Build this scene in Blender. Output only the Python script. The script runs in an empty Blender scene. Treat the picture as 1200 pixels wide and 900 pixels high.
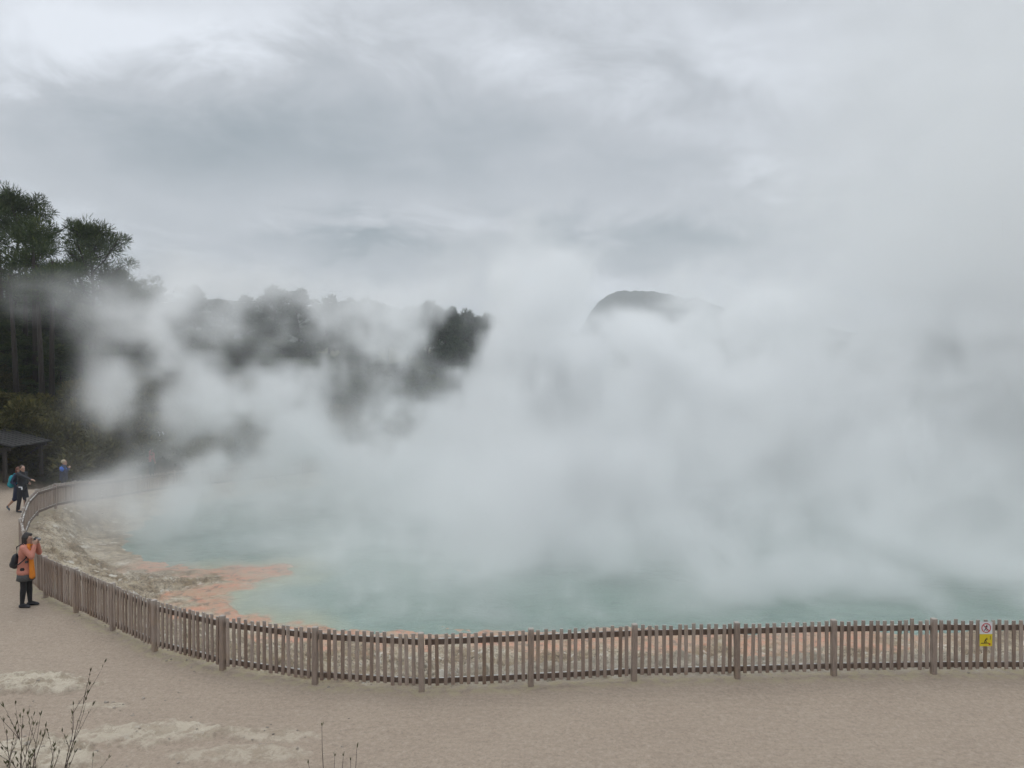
import bpy, bmesh, math, random
import numpy as np
from mathutils import Vector, Matrix
R = math.radians
scene = bpy.context.scene
COL = scene.collection
random.seed(7)
# ------------------------------------------------------------------ camera
H0, F0, HZ = 5.3, 890.0, 431.0        # eye height, focal length and horizon row of a 1200x900 frame
cam_d = bpy.data.cameras.new('camera'); cam = bpy.data.objects.new('camera', cam_d); COL.objects.link(cam)
cam.location = (0, 0, H0); cam.rotation_euler = (R(90) - math.atan(19 / F0), 0, 0)
cam_d.lens = 36 * F0 / 1200; cam_d.sensor_width = 36; cam_d.clip_start = 0.05; cam_d.clip_end = 9000
scene.camera = cam
# ------------------------------------------------------------------ world: Nishita sky behind a ceiling of cloud
W = bpy.data.worlds.new('World'); scene.world = W; W.use_nodes = True
wt = W.node_tree; wt.nodes.clear()
SUN_EL, SUN_AZ = 52, -35
class NT:
    def __init__(s, t): s.t = t
    def n(s, typ, ins=None, **kw):
        nd = s.t.nodes.new(typ)
        for k, v in kw.items(): setattr(nd, k, v)
        for k, v in (ins or {}).items():
            if isinstance(v, bpy.types.NodeSocket): s.t.links.new(v, nd.inputs[k])
            else: nd.inputs[k].default_value = v
        return nd
    def m(s, op, a, b=0.0, c=None, clamp=False):
        ins = {0: a, 1: b}
        if c is not None: ins[2] = c
        return s.n('ShaderNodeMath', ins, operation=op, use_clamp=clamp).outputs[0]
    def mr(s, v, a, b, c=0.0, d=1.0, smooth=True):
        return s.n('ShaderNodeMapRange', {0: v, 1: a, 2: b, 3: c, 4: d}, interpolation_type='SMOOTHSTEP' if smooth else 'LINEAR').outputs[0]
    def mix(s, f, a, b, blend='MIX'):
        nd = s.n('ShaderNodeMix', data_type='RGBA', blend_type=blend)
        for k, v in ((0, f), (6, a), (7, b)):
            if isinstance(v, bpy.types.NodeSocket): s.t.links.new(v, nd.inputs[k])
            else: nd.inputs[k].default_value = v if k == 0 else (*v, 1)[:4]
        return nd.outputs[2]
    def noise(s, vec, scale, detail=4, rough=.55, dist=0.0, col=False):
        nd = s.n('ShaderNodeTexNoise', {'Scale': scale, 'Detail': detail, 'Roughness': rough, 'Distortion': dist})
        if vec is not None: s.t.links.new(vec, nd.inputs['Vector'])
        return nd.outputs[1 if col else 0]
w = NT(wt)
gen = w.n('ShaderNodeTexCoord').outputs['Generated']
sx = w.n('ShaderNodeSeparateXYZ', {0: gen})
yy = w.m('MAXIMUM', sx.outputs[1], .12)
u = w.m('DIVIDE', sx.outputs[0], yy); v = w.m('DIVIDE', sx.outputs[2], yy)
zc = w.m('ADD', w.m('MAXIMUM', sx.outputs[2], 0.0), .26)          # cloud ceiling seen in perspective
px_ = w.m('DIVIDE', sx.outputs[0], zc); py_ = w.m('DIVIDE', sx.outputs[1], zc)
pv = w.n('ShaderNodeCombineXYZ', {0: px_, 1: py_, 2: 3.7}).outputs[0]
n1 = w.noise(pv, 1.1, 8, .58, .3)
n2 = w.noise(pv, 3.6, 8, .6, .5)
warp = w.noise(pv, 1.6, 5, .6)
wu = w.m('ADD', u, w.m('MULTIPLY', w.m('SUBTRACT', warp, .5), .35)); wv = w.m('ADD', v, w.m('MULTIPLY', w.m('SUBTRACT', n2, .5), .16))
tot = w.m('ADD', w.m('MULTIPLY', w.m('SUBTRACT', n1, .5), 1.7), w.m('MULTIPLY', w.m('SUBTRACT', n2, .5), 1.35))
def cblob(px, py, rx, ry, a):
    global tot
    cu, cv = (px - 600) / F0, (HZ - py) / F0
    du = w.m('DIVIDE', w.m('SUBTRACT', wu, cu), rx / F0); dv = w.m('DIVIDE', w.m('SUBTRACT', wv, cv), ry / F0)
    r2 = w.m('ADD', w.m('MULTIPLY', du, du), w.m('MULTIPLY', dv, dv))
    tot = w.m('ADD', tot, w.m('MULTIPLY', w.m('EXPONENT', w.m('MULTIPLY', r2, -1.0)), a * 1.3))
for b in [(230, 140, 170, 70, -.55), (330, 190, 240, 45, -.25), (450, 285, 120, 16, -.6), (790, 290, 100, 22, -.6), (640, 150, 260, 60, -.16),
          (60, 60, 90, 70, .5), (240, 30, 160, 30, .22), (890, 205, 60, 26, .4), (540, 250, 200, 22, .22), (1010, 190, 40, 30, .25), (80, 230, 110, 60, .25), (900, 60, 200, 60, .12), (700, 345, 260, 25, .25)]:
    cblob(*b)
cf = w.mr(tot, -1.05, .66, 0, 1, False)
ramp = w.n('ShaderNodeValToRGB', {0: cf})
cr = ramp.color_ramp
cr.elements[0].position = 0; cr.elements[0].color = (.25, .30, .33, 1)
cr.elements[1].position = 1; cr.elements[1].color = (.80, .84, .90, 1)
e = cr.elements.new(.60); e.color = (.50, .53, .565, 1)
zen = w.mr(sx.outputs[2], .45, .95, 1.0, 3.0)
cl = w.n('ShaderNodeVectorMath', {0: ramp.outputs[0]}, operation='SCALE'); wt.links.new(w.m('MULTIPLY', zen, 10.8), cl.inputs['Scale'])
sky = w.n('ShaderNodeTexSky', sky_type='NISHITA', sun_disc=False, sun_elevation=R(SUN_EL), sun_rotation=R(SUN_AZ))
wcol = w.mix(.94, sky.outputs[0], cl.outputs[0])
bg = w.n('ShaderNodeBackground', {0: wcol, 1: .1})
out = w.n('ShaderNodeOutputWorld', {0: bg.outputs[0]})
W.cycles.sampling_method = 'MANUAL'; W.cycles.sample_map_resolution = 256
# ------------------------------------------------------------------ sun (veiled by cloud)
sd = bpy.data.lights.new('sun', 'SUN'); so = bpy.data.objects.new('sun', sd); COL.objects.link(so)
sd.energy = .5; sd.angle = R(25); sd.color = (1, .96, .9)
sdir = Vector((math.sin(R(SUN_AZ)) * math.cos(R(SUN_EL)), math.cos(R(SUN_AZ)) * math.cos(R(SUN_EL)), math.sin(R(SUN_EL))))
so.rotation_euler = sdir.to_track_quat('Z', 'Y').to_euler(); so.location = (0, 0, 60)
vs = scene.view_settings; vs.view_transform = 'Standard'; vs.look = 'None'; vs.exposure = 0; vs.gamma = 1; vs.use_curve_mapping = False
cy = scene.cycles
cy.use_denoising = True; cy.denoiser = 'OPENIMAGEDENOISE'; cy.use_adaptive_sampling = True; cy.adaptive_threshold = .03
cy.max_bounces = 11; cy.diffuse_bounces = 3; cy.glossy_bounces = 2; cy.transmission_bounces = 2; cy.transparent_max_bounces = 6
cy.volume_bounces = 9; cy.volume_step_rate = 1.8; cy.volume_max_steps = 220; cy.caustics_reflective = False; cy.caustics_refractive = False

# ================================================================== helpers
def P(px, py, D): return Vector(((px - 600) / F0 * D, D, H0 - (py - HZ) / F0 * D))
def tag(o, label=None, cat=None, group=None, kind=None):
    for k, v_ in (('label', label), ('category', cat), ('group', group), ('kind', kind)):
        if v_: o[k] = v_
    return o
def empty(name, loc=(0, 0, 0), rz=0):
    o = bpy.data.objects.new(name, None); COL.objects.link(o); o.location = loc; o.rotation_euler = (0, 0, rz); o.empty_display_size = .3
    return o
def link(name, me, mat=None, parent=None, smooth=False):
    o = bpy.data.objects.new(name, me); COL.objects.link(o)
    if mat: me.materials.append(mat)
    if parent: o.parent = parent
    if smooth: me.shade_smooth()
    return o
def obj(name, bm, mat=None, parent=None, smooth=False):
    me = bpy.data.meshes.new(name); bm.to_mesh(me); bm.free()
    return link(name, me, mat, parent, smooth)
def raw(name, verts, faces, mat=None, parent=None, smooth=False, attrs=None):
    """fast mesh from numpy arrays; faces is (n, 3|4)"""
    verts = np.asarray(verts, np.float32); faces = np.asarray(faces, np.int32)
    me = bpy.data.meshes.new(name); k = faces.shape[1]
    me.vertices.add(len(verts)); me.vertices.foreach_set('co', verts.ravel())
    me.loops.add(faces.size); me.loops.foreach_set('vertex_index', faces.ravel())
    me.polygons.add(len(faces)); me.polygons.foreach_set('loop_start', np.arange(0, faces.size, k, dtype=np.int32))
    me.update(calc_edges=True); me.validate()
    for nm, a in (attrs or {}).items():
        at = me.attributes.new(nm, 'FLOAT', 'POINT'); at.data.foreach_set('value', np.asarray(a, np.float32))
    return link(name, me, mat, parent, smooth)
def copy_tree(o, parent=None):
    c = o.copy(); COL.objects.link(c); c.parent = parent
    for ch in o.children: copy_tree(ch, c)
    return c
def obox(bm, c, ax, ay, az, bev=0.0):
    """box with centre c and half-axis vectors"""
    M = Matrix((ax, ay, az)).transposed().to_4x4(); M.translation = c
    r = bmesh.ops.create_cube(bm, size=2, matrix=M)
    if bev:
        es = list({e_ for v_ in r['verts'] for e_ in v_.link_edges})
        bmesh.ops.bevel(bm, geom=es, offset=bev, segments=1, affect='EDGES')
def box(bm, x0, x1, y0, y1, z0, z1, bev=0.0):
    obox(bm, Vector(((x0 + x1) / 2, (y0 + y1) / 2, (z0 + z1) / 2)), Vector(((x1 - x0) / 2, 0, 0)), Vector((0, (y1 - y0) / 2, 0)), Vector((0, 0, (z1 - z0) / 2)), bev)
def tube(bm, pts, rads, seg=8, cap=True):
    pts = [Vector(p) for p in pts]; rings = []
    for i, p in enumerate(pts):
        d = (pts[min(i + 1, len(pts) - 1)] - pts[max(i - 1, 0)]).normalized()
        a = d.orthogonal().normalized() if abs(d.z) > .98 else d.cross(Vector((0, 0, 1))).normalized()
        b = d.cross(a)
        rings.append([bm.verts.new(p + (a * math.cos(t) + b * math.sin(t)) * rads[i]) for t in (2 * math.pi * k / seg for k in range(seg))])
    for r0, r1 in zip(rings, rings[1:]):
        for k in range(seg): bm.faces.new((r0[k], r0[(k + 1) % seg], r1[(k + 1) % seg], r1[k]))
    if cap:
        bm.faces.new(rings[0][::-1]); bm.faces.new(rings[-1])
    return bm
def smooth(a, b, x):
    t = np.clip((x - a) / (b - a), 0, 1); return t * t * (3 - 2 * t)
# --- numpy value noise
class VN:
    def __init__(s, seed): s.g = np.random.RandomState(seed).rand(64, 64, 64).astype(np.float32)
    def __call__(s, x, y, z):
        xi = np.floor(x).astype(np.int32); yi = np.floor(y).astype(np.int32); zi = np.floor(z).astype(np.int32)
        fx = (x - xi).astype(np.float32); fy = (y - yi).astype(np.float32); fz = (z - zi).astype(np.float32)
        fx = fx * fx * (3 - 2 * fx); fy = fy * fy * (3 - 2 * fy); fz = fz * fz * (3 - 2 * fz)
        x0, y0, z0 = xi & 63, yi & 63, zi & 63; x1, y1, z1 = (xi + 1) & 63, (yi + 1) & 63, (zi + 1) & 63
        g = s.g
        a = g[x0, y0, z0] * (1 - fx) + g[x1, y0, z0] * fx; b = g[x0, y1, z0] * (1 - fx) + g[x1, y1, z0] * fx
        c = g[x0, y0, z1] * (1 - fx) + g[x1, y0, z1] * fx; d = g[x0, y1, z1] * (1 - fx) + g[x1, y1, z1] * fx
        return (a * (1 - fy) + b * fy) * (1 - fz) + (c * (1 - fy) + d * fy) * fz
    def fbm(s, x, y, z, oct_=4, gain=.5):
        t = 0; a = 1; n = 0
        for i in range(oct_):
            t = t + a * s(x * 2 ** i + 17.3 * i, y * 2 ** i + 5.1 * i, z * 2 ** i + 9.7 * i); n += a; a *= gain
        return t / n
vn = VN(3); vn2 = VN(11)
def mat(name, build, rough=.8, disp=None):
    m = bpy.data.materials.new(name); m.use_nodes = True; t = m.node_tree; t.nodes.clear(); k = NT(t)
    p = k.n('ShaderNodeBsdfPrincipled', {'Roughness': rough}); o = k.n('ShaderNodeOutputMaterial', {0: p.outputs[0]})
    r = build(k, p)
    if isinstance(r, (tuple, list)): p.inputs['Base Color'].default_value = (*r, 1)
    elif r is not None: t.links.new(r, p.inputs['Base Color'])
    return m
def bump(k, p, h, strength=.4, dist=.02):
    b = k.n('ShaderNodeBump', {'Strength': strength, 'Distance': dist, 'Height': h}); k.t.links.new(b.outputs[0], p.inputs['Normal'])
def oc(k): return k.n('ShaderNodeTexCoord').outputs['Object']
def attr(k, nm): return k.n('ShaderNodeAttribute', attribute_name=nm).outputs['Fac']
def plain(name, c, var=.25, sc=12, rough=.8, bs=.25):
    def f(k, p):
        n = k.noise(oc(k), sc, 4, .6)
        bump(k, p, n, bs, .01)
        return k.mix(n, tuple(x * (1 - var) for x in c), tuple(min(1, x * (1 + var)) for x in c))
    return mat(name, f, rough)

# ================================================================== plan of the place
SH = [(-14.0, 26.2), (-12.4, 24.4), (-10.8, 23.3), (-8.6, 23.2), (-7.5, 23.6), (-7.4, 23.3), (-8.2, 22.2), (-8.6, 20.8), (-7.6, 19.2), (-5.8, 18.1), (-3.8, 17.6), (-1.2, 17.6),
      (.8, 17.4), (1.8, 17.75), (3.4, 17.5), (5.6, 17.3), (7.8, 17.5), (10, 17.3), (12.2, 17.9), (16, 19.2), (21, 22), (29, 29), (35, 38), (37, 48), (34, 60), (26, 69), (14, 73), (6, 71), (0, 64),
      (-4.2, 57), (-6.6, 50), (-7.8, 46), (-9.2, 42.8), (-10.8, 40.2), (-12.8, 38.2), (-14.6, 36.4), (-15.5, 34.6), (-15.6, 32), (-15.1, 29.5), (-14.7, 28)]
FE = [(17.8, 14.9), (16.2, 14.2), (14.45, 13.75), (12.65, 13.4), (10.85, 13.2), (9.07, 13.06), (7.29, 13.03), (5.54, 12.97), (3.84, 12.85), (2.06, 12.72), (.31, 12.52), (-1.48, 12.33), (-3.30, 12.62), (-5.07, 13.2), (-6.68, 14.1),
      (-8.05, 15.2), (-9.42, 16.3), (-10.75, 17.4), (-12.0, 18.7), (-13.0, 20.1), (-14.1, 21.7), (-15.1, 23.4), (-16.05, 25.1), (-16.95, 27.0), (-17.25, 28.6), (-17.6, 30.5), (-18.0, 32.6), (-18.25, 34.6),
      (-17.9, 36.4), (-16.9, 37.9), (-15.6, 39.2), (-14.3, 40.4), (-13, 41.7), (-11.9, 43.1), (-10.9, 44.6), (-10, 46.1), (-9.3, 47.7), (-8.7, 49.4), (-8.1, 51.1), (-7.4, 52.8)]
FPOLY = FE + [(-5.5, 58), (-2, 66), (4, 73.5), (14, 77), (28, 73), (38, 63), (42, 48), (40, 36), (33, 26), (24, 19)]
def pdist(X, Y, poly):
    """signed distance to a closed polygon, negative inside"""
    d = np.full(X.shape, 1e18); ins = np.zeros(X.shape, bool); n = len(poly)
    for i in range(n):
        ax, ay = poly[i]; bx, by = poly[(i + 1) % n]; ex, ey = bx - ax, by - ay
        t = np.clip(((X - ax) * ex + (Y - ay) * ey) / (ex * ex + ey * ey), 0, 1)
        d = np.minimum(d, (X - ax - t * ex) ** 2 + (Y - ay - t * ey) ** 2)
        c = ((ay > Y) != (by > Y)); ins ^= c & (X < (bx - ax) * (Y - ay) / (by - ay + 1e-12) + ax)
    d = np.sqrt(d); return np.where(ins, -d, d)
ZW = -1.0
OUT = [(-8.2, 12.55, 1.15, .45, .17), (-6.4, 11.75, .55, .14, .05), (-5.2, 10.85, 1.4, .42, .10), (-6.6, 10.25, 1.2, .4, .13), (-3.5, 10.85, .8, .22, .04), (-3.9, 10.3, 1.0, .25, .05)]
def ground(X, Y):
    """height and masks of the terrain"""
    X = np.asarray(X, float); Y = np.asarray(Y, float)
    ds = pdist(X, Y, SH); df = pdist(X, Y, FPOLY)
    lo = vn.fbm(X * .25, Y * .25, X * 0 + 2.3, 3); hi = vn.fbm(X * 1.9, Y * 1.9, X * 0 + 7.7, 4)
    dsn = ds + (hi - .5) * 1.1 * smooth(5, 1, np.abs(ds)) + (lo - .5) * .8 * smooth(4, .5, np.abs(ds))
    inside = smooth(.1, -.25, df)
    zf = -.82 * smooth(27.5, 36.5, Y)                       # level of the fence foot; the path outside stays level
    tt = np.where(df < 0, np.clip(dsn, 0, None) / (np.clip(dsn, 0, None) + np.clip(-df, 0, None) + 1e-6), 1.0)
    z = (ZW + .04) + (zf - ZW - .04) * smooth(.18, .92, tt) - .5 * smooth(0, 2.5, -dsn)
    z = np.where(df > 0, zf * (1 - .9 * smooth(.2, 2.2, df) * smooth(37, 33, Y)), z)
    terr = vn2.fbm(X * .9, Y * .9, X * 0 + 1.1, 3)
    tz = np.floor(terr * 9 + (hi - .5) * 1.2) / 9
    z = z + inside * smooth(.5, 1.8, dsn) * smooth(.0, .8, -df) * ((tz - .5) * .30 + (hi - .5) * .16)
    rdg = 1 - np.abs(2 * vn2.fbm(X * 5, Y * 7, X * 0 + 8, 4, .6) - 1) * 2.2; fin = vn.fbm(X * 9, Y * 11, X * 0 + 6, 3, .6)
    z = z + inside * smooth(.4, 1.2, dsn) * smooth(0, .4, -df) * ((rdg - .6) * .11 + (fin - .5) * .12)
    # sinter crusts lying in the path
    oc_ = np.zeros(X.shape)
    for (cx, cy_, rx, ry, h) in OUT:
        rr = ((X - cx) / rx) ** 2 + ((Y - cy_) / ry) ** 2
        oc_ = np.maximum(oc_, smooth(1.15, .5, rr + (hi - .5) * 2.4 + (fin - .5) * 1.4) * (h / .17) ** .35 * .92); z = z + smooth(1.2, .5, rr + (hi - .5) * 2.0 + (fin - .5) * 1.0) * h * (.15 + .35 * rdg + .3 * fin)
    z = z + (1 - inside) * (vn.fbm(X * .5, Y * .5, X * 0 + 5, 2) - .5) * .06
    # strip of crust along the fence foot
    edge = smooth(.30, .06, np.abs(df - .02) + (hi - .5) * .35) * .8
    z = z + edge * .025 * hi
    # bank under the viewpoint
    r = np.hypot(X * .75, Y)
    bank = smooth(8.2, 1.2, r) * 3.7 + (Y < 1) * 0
    z = np.maximum(z, 0 * z + np.where(Y < 10, bank + z * smooth(0, 9, r), -9))
    # bank and wooded rise behind the path on the left and round the far shore
    path_w = 3.4 + 2.0 * smooth(-12, -19, X) * smooth(40, 26, Y)
    left = smooth(-10, -17, X - .0 * Y) * smooth(27, 31, Y); far = smooth(44, 56, Y)
    hill_m = np.clip(np.maximum(left, far), 0, 1)
    d2 = df - path_w
    hz = smooth(0, 3.5, d2) * 2.0 + smooth(2, 16, d2) * 2.6 + smooth(8, 42, d2) * 4.5 * smooth(25, 0, X)
    z = z + hill_m * hz * (.85 + .3 * lo)
    z = np.where(Y > 0, z + smooth(120, 900, np.hypot(X, Y)) * 6 * lo, z)
    veg = hill_m * smooth(.5, 1.8, d2 + (hi - .5) * 2)
    veg = np.maximum(veg, smooth(60, 90, np.hypot(X, Y))); veg = np.maximum(veg, smooth(7.0, 5.5, r) * .9)
    shelfz = smooth(-12.6, -11.2, X) * smooth(11.5, 7.5, X) * smooth(30, 26, Y)
    orange = smooth(.95, .1, dsn + (hi - .5) * 2.4) * smooth(-1, 0, dsn) * inside * shelfz
    return z, dict(ds=dsn, inside=inside, crust=oc_, edge=edge, veg=veg, orange=orange, rawds=ds)
ORD = ['first', 'second', 'third', 'fourth', 'fifth', 'sixth', 'seventh', 'eighth', 'ninth', 'tenth', 'eleventh', 'twelfth', 'thirteenth', 'fourteenth', 'fifteenth', 'sixteenth', 'seventeenth', 'eighteenth', 'nineteenth', 'twentieth']
def gz(x, y): return float(ground(np.array([x]), np.array([y]))[0][0])

# ================================================================== materials
def f_ground(k, p):
    co = oc(k)
    nf = k.noise(co, 38, 3, .7); nm = k.noise(co, 5, 5, .62); nl = k.noise(co, .7, 4, .6, .4)
    grit = k.n('ShaderNodeTexVoronoi', {'Vector': co, 'Scale': 32.0}).outputs[0]
    c = k.mix(nl, (.305, .236, .176), (.368, .293, .222))
    stp = k.n('ShaderNodeMapping', {0: co, 3: (.5, 2.2, 1)}).outputs[0]
    c = k.mix(k.m('MULTIPLY', k.mr(k.noise(stp, 3, 6, .72), .42, .7), .35), c, (.25, .195, .15)); c = k.mix(k.m('MULTIPLY', k.mr(nf, .35, .75), .35), c, (.17, .135, .105))
    sp_ = k.n('ShaderNodeTexVoronoi', {'Vector': co, 'Scale': 9.0}).outputs[0]; mid_ = k.noise(co, 13, 4, .75)
    c = k.mix(k.m('MULTIPLY', k.mr(mid_, .5, .68), .45), c, (.42, .35, .28)); c = k.mix(k.m('MULTIPLY', k.mr(mid_, .5, .34), .4), c, (.19, .145, .11)); c = k.mix(k.m('MULTIPLY', k.mr(sp_, .14, .06), .55), c, (.15, .12, .095)); c = k.mix(k.m('MULTIPLY', k.mr(grit, .09, .03), .45), c, (.13, .115, .10))
    # sinter: white-grey crust, olive-yellow stain, dark broken edges
    ns = k.noise(co, 1.3, 7, .72, .25); nd = k.noise(co, 3.6, 7, .74, .3)
    s = k.mix(k.mr(ns, .38, .64), (.29, .225, .155), (.56, .49, .39)); s = k.mix(k.m('MULTIPLY', k.mr(nd, .52, .7), .55), s, (.40, .33, .19))
    s = k.mix(k.m('MULTIPLY', k.mr(k.m('ABSOLUTE', k.m('SUBTRACT', nd, .47)), .020, .005), .85), s, (.075, .065, .055))
    s = k.mix(k.m('MULTIPLY', k.mr(k.noise(co, 1.9, 7, .72, .2), .57, .64), .85), s, (.70, .67, .61))
    s = k.mix(k.m('MULTIPLY', k.mr(nf, .4, .8), .4), s, (.14, .125, .1))
    plainz = k.mix(nm, (.42, .385, .33), (.30, .27, .225))
    flat = k.mr(attr(k, 'quiet'), 0, 1)
    s = k.mix(flat, s, k.mix(.35, plainz, s))
    s = k.mix(1.0, s, (.86, .84, .80), 'MULTIPLY'); c = k.mix(attr(k, 'inside'), c, s); c = k.mix(attr(k, 'crust'), c, k.mix(k.mr(nd, .40, .56), k.mix(.5, s, (.29, .235, .17)), k.mix(nm, (.38, .325, .25), (.54, .475, .37))))
    c = k.mix(k.m('MULTIPLY', attr(k, 'edge'), k.mr(nm, .4, .6)), c, (.36, .305, .19))
    no = k.noise(co, 3.5, 5, .65, .6)
    o = k.mix(k.mr(no, .35, .6), (.50, .225, .13), (.42, .27, .17)); o = k.mix(k.m('MULTIPLY', k.mr(nd, .52, .6), .8), o, (.14, .11, .08))
    c = k.mix(attr(k, 'orange'), c, o)
    v_ = k.mix(k.mr(k.noise(co, .9, 5, .7), .3, .7), (.05, .036, .022), (.075, .085, .028))
    c = k.mix(attr(k, 'veg'), c, v_)
    h = k.m('ADD', k.m('MULTIPLY', nf, .6), k.m('ADD', k.m('MULTIPLY', nd, 1.6), k.m('MULTIPLY', grit, .5)))
    bump(k, p, h, .55, .03)
    k.t.links.new(k.mr(attr(k, 'orange'), 0, 1, .92, .35), p.inputs['Roughness'])
    return c
M_ground = mat('ground', f_ground, .92)
def f_water(k, p):
    co = oc(k); g = k.noise(co, .22, 5, .6, .8)
    c = k.mix(k.mr(g, .3, .7), (.165, .235, .20), (.235, .305, .265))
    no = k.noise(co, 1.3, 5, .65, .5)
    c = k.mix(attr(k, 'shallow'), c, (.31, .335, .245)); c = k.mix(attr(k, 'shelf'), c, k.mix(k.mr(no, .35, .65), (.48, .215, .13), (.40, .265, .17)))
    st = k.n('ShaderNodeMapping', {0: co, 3: (1, 1.6, 1)}).outputs[0]
    bump(k, p, k.m('ADD', k.noise(st, 2.2, 4, .65, .5), k.m('MULTIPLY', k.noise(st, .7, 2, .5), .8)), .8, .10)
    p.inputs['IOR'].default_value = 1.33
    return c
M_water = mat('water', f_water, .16)
def f_wood(k, p):
    co = oc(k); st = k.n('ShaderNodeMapping', {0: co, 3: (1, 1, .06)}).outputs[0]
    n = k.noise(st, 90, 4, .6); big = k.noise(co, 2.4, 4, .6); t = attr(k, 'tint'); hgt = attr(k, 'hgt')
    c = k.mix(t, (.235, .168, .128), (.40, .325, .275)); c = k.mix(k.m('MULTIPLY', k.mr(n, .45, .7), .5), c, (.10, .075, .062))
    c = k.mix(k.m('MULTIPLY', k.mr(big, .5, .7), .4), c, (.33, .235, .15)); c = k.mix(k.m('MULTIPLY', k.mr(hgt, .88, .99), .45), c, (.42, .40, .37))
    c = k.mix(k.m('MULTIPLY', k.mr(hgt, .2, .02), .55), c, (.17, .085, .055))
    bump(k, p, n, .35, .004); return c
M_wood = mat('weathered_wood', f_wood, .85)
def f_rail(k, p):
    co = oc(k); n = k.noise(co, 30, 4, .6)
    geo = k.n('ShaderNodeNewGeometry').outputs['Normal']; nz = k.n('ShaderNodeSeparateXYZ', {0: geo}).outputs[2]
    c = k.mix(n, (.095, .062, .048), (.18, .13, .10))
    c = k.mix(k.m('MULTIPLY', k.mr(k.noise(co, 6, 3, .6), .3, .6), k.mr(nz, .5, .9)), c, (.50, .49, .46))   # patchy pale top face: top-lit highlight painted into the colour
    bump(k, p, n, .3, .005); return c
M_rail = mat('rail_wood', f_rail, .85)
def f_leaf(a, b, c_):
    def f(k, p):
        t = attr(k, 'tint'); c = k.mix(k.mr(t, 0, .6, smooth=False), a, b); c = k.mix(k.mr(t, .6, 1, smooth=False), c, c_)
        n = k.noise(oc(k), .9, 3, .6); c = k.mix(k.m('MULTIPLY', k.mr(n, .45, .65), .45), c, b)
        p.inputs['Specular IOR Level'].default_value = .25
        return c
    return f
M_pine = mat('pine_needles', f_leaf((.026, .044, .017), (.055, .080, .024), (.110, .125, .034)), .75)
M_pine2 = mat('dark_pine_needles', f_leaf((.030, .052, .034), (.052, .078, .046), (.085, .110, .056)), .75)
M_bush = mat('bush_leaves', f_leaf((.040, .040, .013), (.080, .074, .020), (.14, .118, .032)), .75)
M_bark = plain('pine_bark', (.034, .026, .021), .45, 8, .9, .5)
M_twig = plain('twig_bark', (.080, .050, .042), .4, 40, .8)
M_bud = plain('twig_leaves', (.085, .085, .03), .3, 60, .7)

# ================================================================== terrain, water
ang = np.concatenate([np.linspace(-180, -50, 44, endpoint=False), np.linspace(-50, -38, 50, endpoint=False), np.linspace(-38, 38, 860, endpoint=False), np.linspace(38, 50, 40, endpoint=False), np.linspace(50, 180, 44)])
ang = np.radians(ang)
rad = np.concatenate([np.geomspace(.4, 9, 60, endpoint=False), np.geomspace(9, 32, 380, endpoint=False), np.geomspace(32, 90, 170, endpoint=False), np.geomspace(90, 2400, 90)])
A_, R_ = np.meshgrid(ang, rad); GX = R_ * np.sin(A_); GY = R_ * np.cos(A_)
GZ, MK = ground(GX, GY)
nr, na = GX.shape
idx = np.arange(nr * na).reshape(nr, na)
faces = np.stack([idx[:-1, :-1], idx[1:, :-1], idx[1:, 1:], idx[:-1, 1:]], -1).reshape(-1, 4)[:, ::-1]
V = np.stack([GX, GY, GZ], -1).reshape(-1, 3)
quiet = smooth(-4, 1, GX) * smooth(1.4, 2.4, MK['rawds'])
g_ = raw('ground', V, faces, M_ground, smooth=True, attrs={k_: MK[k_].ravel() for k_ in ('inside', 'crust', 'edge', 'veg', 'orange')} | {'quiet': quiet.ravel()})
tag(g_, 'pale beige gravel path, sinter crust and wooded banks round the pool', kind='structure')
keep = (MK['ds'] < .45) & (pdist(GX, GY, FPOLY) < -.3)
fk = keep.reshape(-1)[faces].all(1)
used, inv = np.unique(faces[fk], return_inverse=True)
dS = -MK['ds'].ravel()[used]; WX, WY = V[used, 0], V[used, 1]
nn = vn.fbm(WX * .8, WY * .8, WX * 0 + 3, 4) - .5
sz_ = smooth(-12.6, -11.2, WX) * smooth(11.5, 7.5, WX) * smooth(30, 26, WY)
lf = smooth(-2.6, -5.6, WX) * smooth(-11.5, -9.5, WX) * smooth(27, 24, WY)
wid = .2 + .45 * lf
shelf = smooth(1.15, .35, dS / wid + nn * 1.4) * sz_; shallow = smooth(1.0, .1, dS / (wid + .5 + 1.6 * lf) + nn * .8) * (.45 + .55 * lf)
wv = np.stack([WX, WY, np.full(len(used), ZW)], -1)
wo = raw('water', wv, inv.reshape(-1, 4), M_water, smooth=True, attrs={'shelf': shelf, 'shallow': shallow})
tag(wo, 'steaming green hot spring water with an orange rim', kind='structure')

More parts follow.
